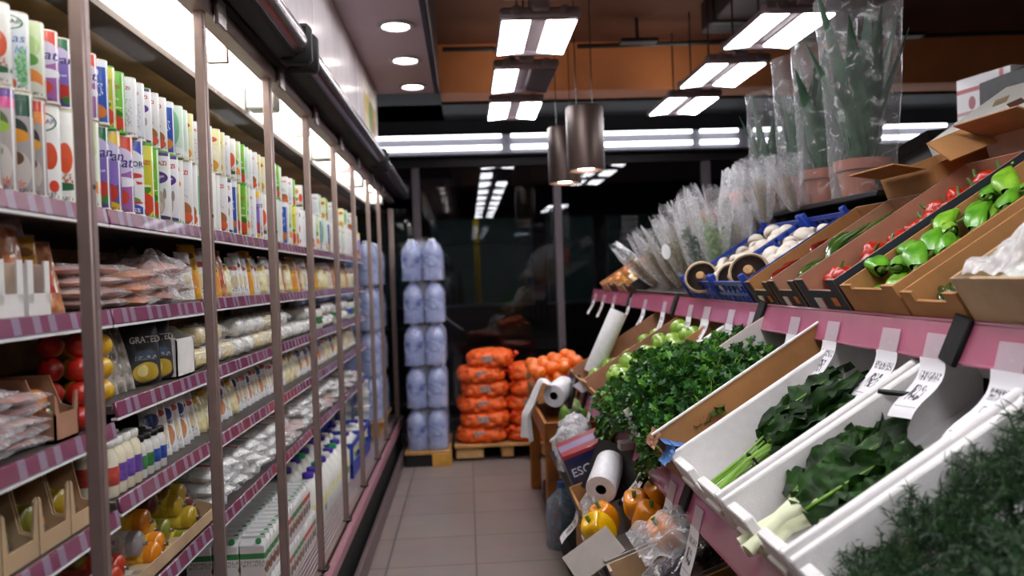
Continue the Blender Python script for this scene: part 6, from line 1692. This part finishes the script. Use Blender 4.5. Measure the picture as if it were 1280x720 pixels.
for i, (u, y, n, kd, rx, ry, rz, lab) in enumerate(((0.055, 2.50, 0.07, BYEL, .2, -.5, 0.2, 'bright yellow bell pepper at the front of the grey crate'), (0.07, 2.62, 0.05, BORA, .0, -.3, 1.2, 'orange bell pepper behind the yellow one, at the far front'),
      (0.13, 2.36, 0.10, BORA2, .4, -.6, 2.0, 'deep orange bell pepper on the near side of the crate'), (0.17, 2.50, 0.10, BORA, .5, -.3, .4, 'orange bell pepper in the middle of the crate'), (0.28, 2.60, 0.11, BORA2, .3, -.2, 2.4, 'orange bell pepper at the far back under the strip'),
      (0.27, 2.44, 0.115, BORA, -.2, -.4, 1.0, 'orange bell pepper at the back of the grey crate'), (0.28, 2.31, .11, BYEL, .3, .2, .5, 'yellow pepper at the near back of the grey crate'))):
    kd.place(BOD.at(u, y, n), BOD.rot(rx, ry, rz), lab, None, .97, 'pepper')
carton_crate('pale cardboard crate of film-wrapped aubergine and peppers', BOD, 0.0, 1.93, 2.22, 0.58, 0.12, CARDG, CARD2, 0.55)
AUB = Kind(lambda: (lambda t: (MB().lathe([(0, 0), (.030, .004), (.044, .03), (.046, .06), (.038, .11), (.028, .15), (.016, .17), (0, .172)], 24).build('flesh', mat('aubergine_skin', '241324', 0.15, 0, 0.2, 12, coat=0.8), t, ang=180), MB().tube([(0, 0, .168), (.004, 0, .185), (.012, 0, .20)], [.014, .008, .007], 8).build('stem', mat('bell_stem', '5c7a2a'), t),
     MB().lathe([(.010, -.004), (.036, .0), (.050, .03), (.052, .07), (.045, .12), (.034, .16), (.026, .18)], 26).bend(lambda v: v + Vector((nz(v, 40, 1)*.004, nz(v, 40, 5)*.004, 0))).build('film', PACKF, t, ang=180), t)[-1])(thing('aubergine', 'x', 'aubergine')))
AUB.place(BOD.at(0.06, 2.06, .06), BOD.rot(0.2, 1.2, 0.2), 'dark aubergine wrapped in film in the pale bottom crate', None, 1.0, 'aubergine')
AUB.place(BOD.at(0.20, 2.00, .10), BOD.rot(0.4, 1.2, 0.5), 'second dark aubergine wrapped in film, behind the first', None, 1.0, 'aubergine')
BORA2.place(BOD.at(0.20, 2.13, .12), BOD.rot(0, -.5, .7), 'orange pepper under crinkled film behind the aubergine', None, 1.0, 'pepper')
mb = MB(); mb.surf(lambda u, v: ((u-.5)*.24, (v-.5)*.26, .05*sin(pi*u)*sin(pi*v) + .025*nz((u*6, v*6, 1), 1, 8)), 26, 26)
o = mb.build('crinkled_film', film('cover_film2', base=.10, edge=.45, wr=26, bump=1.0), ang=180); o.location = BOD.at(.20, 2.07, .19); o.rotation_euler = BOD.rot(); tag(o, 'crinkled clear film over the aubergines', 'film')
carton_crate('brown crate of dark green courgettes at the near end of the bottom shelf', BOD, 0.0, 1.42, 1.92, 0.58, 0.12, CARD, CARD, 0.6)
CG = chilli('1f3a16', 'courgette_green', 0.20, 0.021)
for i in range(4):
    for j in range(5):
        CG.place(BOD.at(.05 + .12*i, 1.50 + .085*j, .02 + .02*(j % 2) + .01*i), BOD.rot(0, -.1, rv.uniform(-.5, .5)), 'dark green courgette, row %s from the front, %s from the near end' % (ORD[i], ORD[j]), None, rv.uniform(.9, 1.1), 'courgette')
carton_crate('dark crate at the far end of the bottom shelf', BOD, 0.02, 3.30, 3.75, 0.5, 0.12, DARKCARD, CARD, 0.8)
t = thing('water_jug', 'pale blue plastic jug on the floor behind the printed box', 'jug', (0.47, 4.25, 0.0))
MB().lathe([(0, 0), (.085, 0), (.09, .01), (.09, .20), (.08, .25), (.03, .30), (.02, .32)], 24).build('body', film('jug_plastic', 'a9c2dc', .35, .3, .15, 10, .3), t, ang=50)
MB().lathe([(.024, .315), (.024, .345), (0, .346)], 16).build('cap', mat('jug_cap', '3a5fb0', .4), t)
for i, (x, y, z, sx, sy, sz, mt, lab) in enumerate(((0.52, 2.55, .0, .22, .40, .36, DARKCARD, 'dark carton on the floor under the bell peppers'), (0.52, 3.05, .0, .22, .36, .34, CARD, 'brown carton on the floor below the printed box'), (0.53, 1.95, 0, .22, .5, .36, CARDG, 'grey carton on the floor at the near end of the stand'))):
    t = thing('floor_carton', lab, 'carton', (x, y, .121))
    MB().box((0, 0, sz/2), (sx, sy, sz), bev=.004).build('body', mt, t); MB().box((-sx/2-.0008, 0, sz*.5), (.001, sy*.3, sz*.25)).build('label', LABELM, t)

# ------------------------------------------------------------------ net bags of oranges on the pallet
NETO = mat('netted_orange', 'f2560f', 0.4, 0, 0.12, 30, 0.5, 260, c2='fb7430')
def net_bag(seed):
    def make():
        r = random.Random(seed); t = thing('net_bag', 'x', 'net bag')
        S3 = Vector((.200, .195, .072)); seeds = []
        ext = lambda u: 1.0/((abs(u.x)**3.4 + abs(u.y)**3.4 + abs(u.z)**3.0)**(1/3.2))
        def surf_pt(u): k_ = ext(u); return Vector((u.x*S3.x, u.y*S3.y, u.z*S3.z))*k_
        for i in range(900):
            u = Vector((r.gauss(0, 1), r.gauss(0, 1), r.gauss(0, 1)*.8)).normalized(); p = surf_pt(u)
            if all((p - q).length > .060 for q in seeds): seeds.append(p)
        def fn(u):
            p = surf_pt(u); d = min((p - q).length for q in seeds)
            b = .022*sqrt(max(0, 1 - (d/.043)**2))
            return ext(u)*(1.0 + (b - .008)/max(.05, p.length))
        MB().blob((0, 0, .075), tuple(S3), 100, 56, 0, fn).build('netted_oranges', NETO, t, ang=180)
        MB().tube([(.19, -.10, .09), (.235, -.14, .10), (.25, -.16, .13)], [.02, .008, .022], 10).build('net_knot', mat('net_orange_red', 'd8401c', .5), t)
        MB().box((0.0, -.200, .085), (.10, .004, .05), rot=(.2, 0, .1), bev=.001).build('label', mat('silver_label', 'c8b8b4', .25, .4, .3, 40), t)
        return t
    return Kind(make)
NB = [net_bag(3), net_bag(7)]
t = thing('pallet', 'low pale wooden pallet under the net bags of oranges', 'pallet', (0.28, 6.62, 0.012))
for x in (-.30, .0, .32): MB().box((x, 0, .05), (.22 if x < 0 else .10, .55, .09), bev=.008).build('block', mat('pale_block', 'c9a06a', .7, 0, .1) if x < 0 else WOOD, t)
MB().box((0, 0, .105), (.84, .60, .02), bev=.003).build('top_board', WOOD, t)
for l in range(6):
    for c in range(2):
        if l == 5 and c == 1: continue
        NB[(l+c) % 2].place((0.10 + .40*c + (.02 if l % 2 else -.01) + (.05 if l == 5 else 0), 6.55 + rv.uniform(-.02, .02), .118 + .120*l), (0, 0, rv.uniform(-.12, .12) + pi*((l+c) % 2)*0), 'orange net bag of oranges, %s layer of the %s stack' % (ORD[l], ['left', 'right'][c]), None, (1.0 - .02*l, .98, 1.0), 'net bag')

# ------------------------------------------------------------------ shrink packs of water
BOTM = mat('water_bottle_blue', '8598cc', 0.15, 0, 0.12, 8, 0.3, 24, coat=0.5, c2='b3bee6')
BOTLAB = mat('water_label_blue', '3558b4', 0.35, 0, 0.35, 14, c2='b9c9ee')
def make_water():
    t = thing('water_pack', 'x', 'water pack')
    r = .078
    for a in range(2):
        for b in range(2):
            c = MB().lathe([(0, 0), (r*.92, 0), (r, .012), (r*.97, .05), (r, .09), (r*.97, .13), (r, .17), (r*.97, .21), (r*.88, .245), (r*.5, .295), (r*.28, .312), (r*.28, .322)], 20, M=Matrix.Translation(((a-.5)*.160, (b-.5)*.160, .003))).build('bottle', BOTM, t, ang=60)
            MB().lathe([(r*1.01, .10), (r*1.012, .102), (r*1.012, .185), (r*1.01, .187)], 20, M=Matrix.Translation(((a-.5)*.160, (b-.5)*.160, .003))).build('label', BOTLAB, c)
            MB().lathe([(r*.31, .305), (r*.31, .327), (0, .328)], 12, M=Matrix.Translation(((a-.5)*.160, (b-.5)*.160, .003))).build('cap', mat('water_cap', 'dfe6f4', .35), c)
    def fn(u, v):
        q = 2*pi*u; k = (abs(cos(q))**6 + abs(sin(q))**6)**(-1/6.0)
        w = .163*(1 - .30*max(0, (v-.72)/.28)**1.3)
        return (cos(q)*w*k, sin(q)*w*k, .0015 + .320*v)
    MB().surf(fn, 40, 12, 0, closeu=True).build('shrink_film', film('shrink_film', 'd9dcf2', .12, .35, .12, 16, .8), t, ang=180)
    return t
WP = Kind(make_water)
def pallet(label, x, y, sx, sy, z=0.0):
    t = thing('pallet', label, 'pallet', (x, y, z))
    for k in (-.42, 0, .42): MB().box((0, k*sy, .045), (sx*.98, .09, .09), bev=.004).build('block', BLACKM if k else WOOD, t)
    MB().box((sx*.30, -.44*sy, .05), (sx*.42, .10, .10), bev=.004).build('corner_block', mat('yellowish_wood', 'c9963f', .7, 0, .15, 10), t)
    MB().box((0, 0, .105), (sx, sy, .025), bev=.003).build('top_board', WOOD, t)
    return t
pallet('low pallet with a yellowish corner block under the front water packs', -0.345, 6.56, 0.36, 0.70)
names = ['lowest', 'second', 'middle', 'fourth', 'topmost']
for l in range(5):
    WP.place((-0.345 + (.006 if l % 2 else 0), 6.40, .1185 + .331*l), (0, 0, rv.uniform(-.02, .02)), 'shrink-wrapped blue water pack, %s of the front stack' % names[l], None, 1.0, 'water pack')
    WP.place((-0.345, 6.74, .1185 + .331*l), (0, 0, 0), 'shrink-wrapped blue water pack, %s of the stack hidden behind the front one' % names[l], None, 1.0, 'water pack')
for j, yy in enumerate((6.02, 6.37)):
    t = thing('slatted_riser', ['slatted riser under the nearer water packs in the last refrigerator bay', 'slatted riser under the farther water packs in the last refrigerator bay'][j], 'riser', (-0.98, yy, .302))
    MB().box((0, 0, .115), (.68, .34, .02), bev=.003).build('top_board', WOOD, t)
    for k in (-.28, 0, .28): MB().box((k, 0, .052), (.06, .33, .104), bev=.003).build('block', WOOD, t)
    for l in range(4):
        for c in range(2):
            WP.place((-0.81 - .335*c, yy, .428 + .331*l), (0, 0, 0), 'shrink-wrapped water pack in the refrigerator, %s pair, %s of its %s stack' % (['nearer', 'farther'][j], ['lowest', 'second', 'third', 'topmost'][l], ['front', 'back'][c]), None, 1.0, 'water pack')

# ------------------------------------------------------------------ street: a bus beyond the glass
STREET = mat('wet_asphalt', '1a1718', .35, 0, .2, 3)
struct(MB().box((1.5, 13.0, -.12), (24, 10.4, .1)).build('street_ground', STREET))
bus = thing('city_bus', 'dark city bus with dim windows standing outside the shop window', 'bus', (0.6, 12.0, -.07))
BODY = mat('dark_bus_body', '2a1416', .3, 0, .1, 3, coat=.4)
wins = [(-2.6, -1.25), (-1.11, .42), (.60, 1.35), (1.5, 3.0)]
y0 = 0.0
MB().box((.3, y0, .62), (7.4, .06, .95), bev=.01).box((.3, y0, 2.62), (7.4, .06, .44), bev=.01).build('body_side', BODY, bus)
for a, b in ((-3.4, -2.6), (-1.25, -1.11), (.42, .60), (1.35, 1.5), (3.0, 4.0)): MB().box(((a+b)/2, y0, 1.75), (b-a, .06, 1.36)).build('pillar', BODY, bus)
for a, b in wins:
    w = MB().box(((a+b)/2, y0-.02, 2.03), (b-a-.04, .03, .03)).box((a+.025, y0-.02, 1.75), (.04, .03, 1.3), bev=.01).box((b-.025, y0-.02, 1.75), (.04, .03, 1.3), bev=.01).box(((a+b)/2, y0-.02, 1.11), (b-a, .03, .04)).build('window_frame', mat('bus_window_rubber', '8d9096', .5, .2, .1), bus)
    MB().box(((a+b)/2, y0, 1.75), (b-a, .008, 1.32)).build('pane', pane('bus_glass', (.55, .6, .6, 1), 1.4), w)
MB().box((.3, 2.4, 1.6), (7.4, .06, 2.6)).build('far_side', mat('bus_far_side', '5a6664', .6, 0, .2, 3), bus)
MB().box((.3, 1.2, 2.86), (7.4, 2.5, .06)).build('roof', BODY, bus); MB().box((.3, 1.2, .40), (7.4, 2.5, .06)).build('floor_plate', BLACKM, bus)
MB().cyl((-.42, .75, .43), (-.42, .75, 2.8), .05, n=12).build('grab_pole', mat('yellow_pole', 'e8a51c', .4), bus)
MB().box((0, .40, 2.80), (5.0, .10, .03)).build('ceiling_lamp', emit('bus_lamp_glow', 'dff0ea', 17.0), bus)
for k in (-1.9, -.9, .3, 1.4):
    s = MB().box((k, .55, .92), (.42, .44, .10), bev=.03).build('seat', mat('bus_seat', '2b3b3a', .7, 0, .2), bus); MB().box((k+.2, .55, 1.28), (.08, .44, .70), bev=.03).build('seat_back', mat('bus_seat', '2b3b3a'), s)
for k in (-2.4, 2.6): MB().cyl((k, -.06, .42), (k, .2, .42), .42, n=28).build('wheel', BLACKM, bus)
MB().box((-1.9, -.032, .80), (.8, .01, .04)).build('stripe', mat('green_stripe', '2f8a50', .5), bus)
# seated passenger
pm = bpy.data.meshes.new('person'); pv = [(0,0,.50), (0.02,0,.72), (.03,0,.92), (.02,0,1.02), (0,0,1.16), (-.02,0,1.24),
  (.03,.19,.92), (-.10,.24,.70), (-.30,.20,.66), (.03,-.19,.92), (-.10,-.24,.70), (-.30,-.20,.66), (-.02,.10,.48), (-.42,.12,.50), (-.44,.12,.08), (-.54,.12,.04), (-.02,-.10,.48), (-.42,-.12,.50), (-.44,-.12,.08), (-.54,-.12,.04)]
pe = [(0,1),(1,2),(2,3),(3,4),(4,5),(2,6),(6,7),(7,8),(2,9),(9,10),(10,11),(0,12),(12,13),(13,14),(14,15),(0,16),(16,17),(17,18),(18,19)]
pm.from_pydata(pv, pe, []); person = bpy.data.objects.new('person', pm); COL.objects.link(person)
md = person.modifiers.new('skin', 'SKIN'); md.use_smooth_shade = True
rad = [.15, .16, .15, .06, .095, .07, .075, .055, .04, .075, .055, .04, .10, .075, .05, .045, .10, .075, .05, .045]
for i, r_ in enumerate(rad): pm.skin_vertices[0].data[i].radius = (r_, r_)
pm.skin_vertices[0].data[0].use_root = True
person.modifiers.new('smooth', 'SUBSURF').levels = 2
pm.materials.append(mat('pale_jacket', '8f9086', .8, 0, .12, 8))
person.location = (0.62 - .92, 12.56, .44)
tag(person, 'person in a pale jacket seated inside the bus, seen dimly through the window', 'person')
MB().blob((0.005, 0, 1.20), (.105, .095, .115), 18, 12, 0, lambda u: 1 if u.x > -.3 or u.z > .3 else .8).build('hair', mat('dark_hair', '1a1412', .7), person)
t = thing('pale_rod', 'thin pale rod leaning outside the window beside the water packs', 'rod', (-0.32, 8.6, .0))
MB().tube([(-.06, 0, 1.25), (.10, 0, 1.02), (.26, 0, .90)], .012, 8).build('rod', mat('pale_metal', 'b8b0a8', .4, .2), t)
MB().tube([(.26, 0, .90), (.30, .02, .45), (.32, .02, -.07)], .012, 8).build('foot_tube', BLACKP, t)

# things of one kind in one row: tell each apart by its order along the aisle
same = {}
for o in bpy.data.objects:
    if o.parent is None and o.get('label') and o.get('kind') != 'structure': same.setdefault(o['label'], []).append(o)
NTH = ['nearest', 'second nearest', 'third nearest', 'fourth nearest', 'fifth nearest', 'sixth nearest', 'seventh nearest', 'eighth nearest', 'ninth nearest', 'tenth nearest']
for lb, os_ in same.items():
    if 2 <= len(os_) <= 10:
        os_.sort(key=lambda o: o.location.y)
        if min(b.location.y - a.location.y for a, b in zip(os_, os_[1:])) < 0.012: continue
        if len(lb.split()) > 14: continue
        for i, o in enumerate(os_): o['label'] = lb + ', ' + NTH[i]
# leave nothing behind: parts carry no category, unused labels are gone
for o in bpy.data.objects:
    if o.parent is not None and 'category' in o: del o['category']
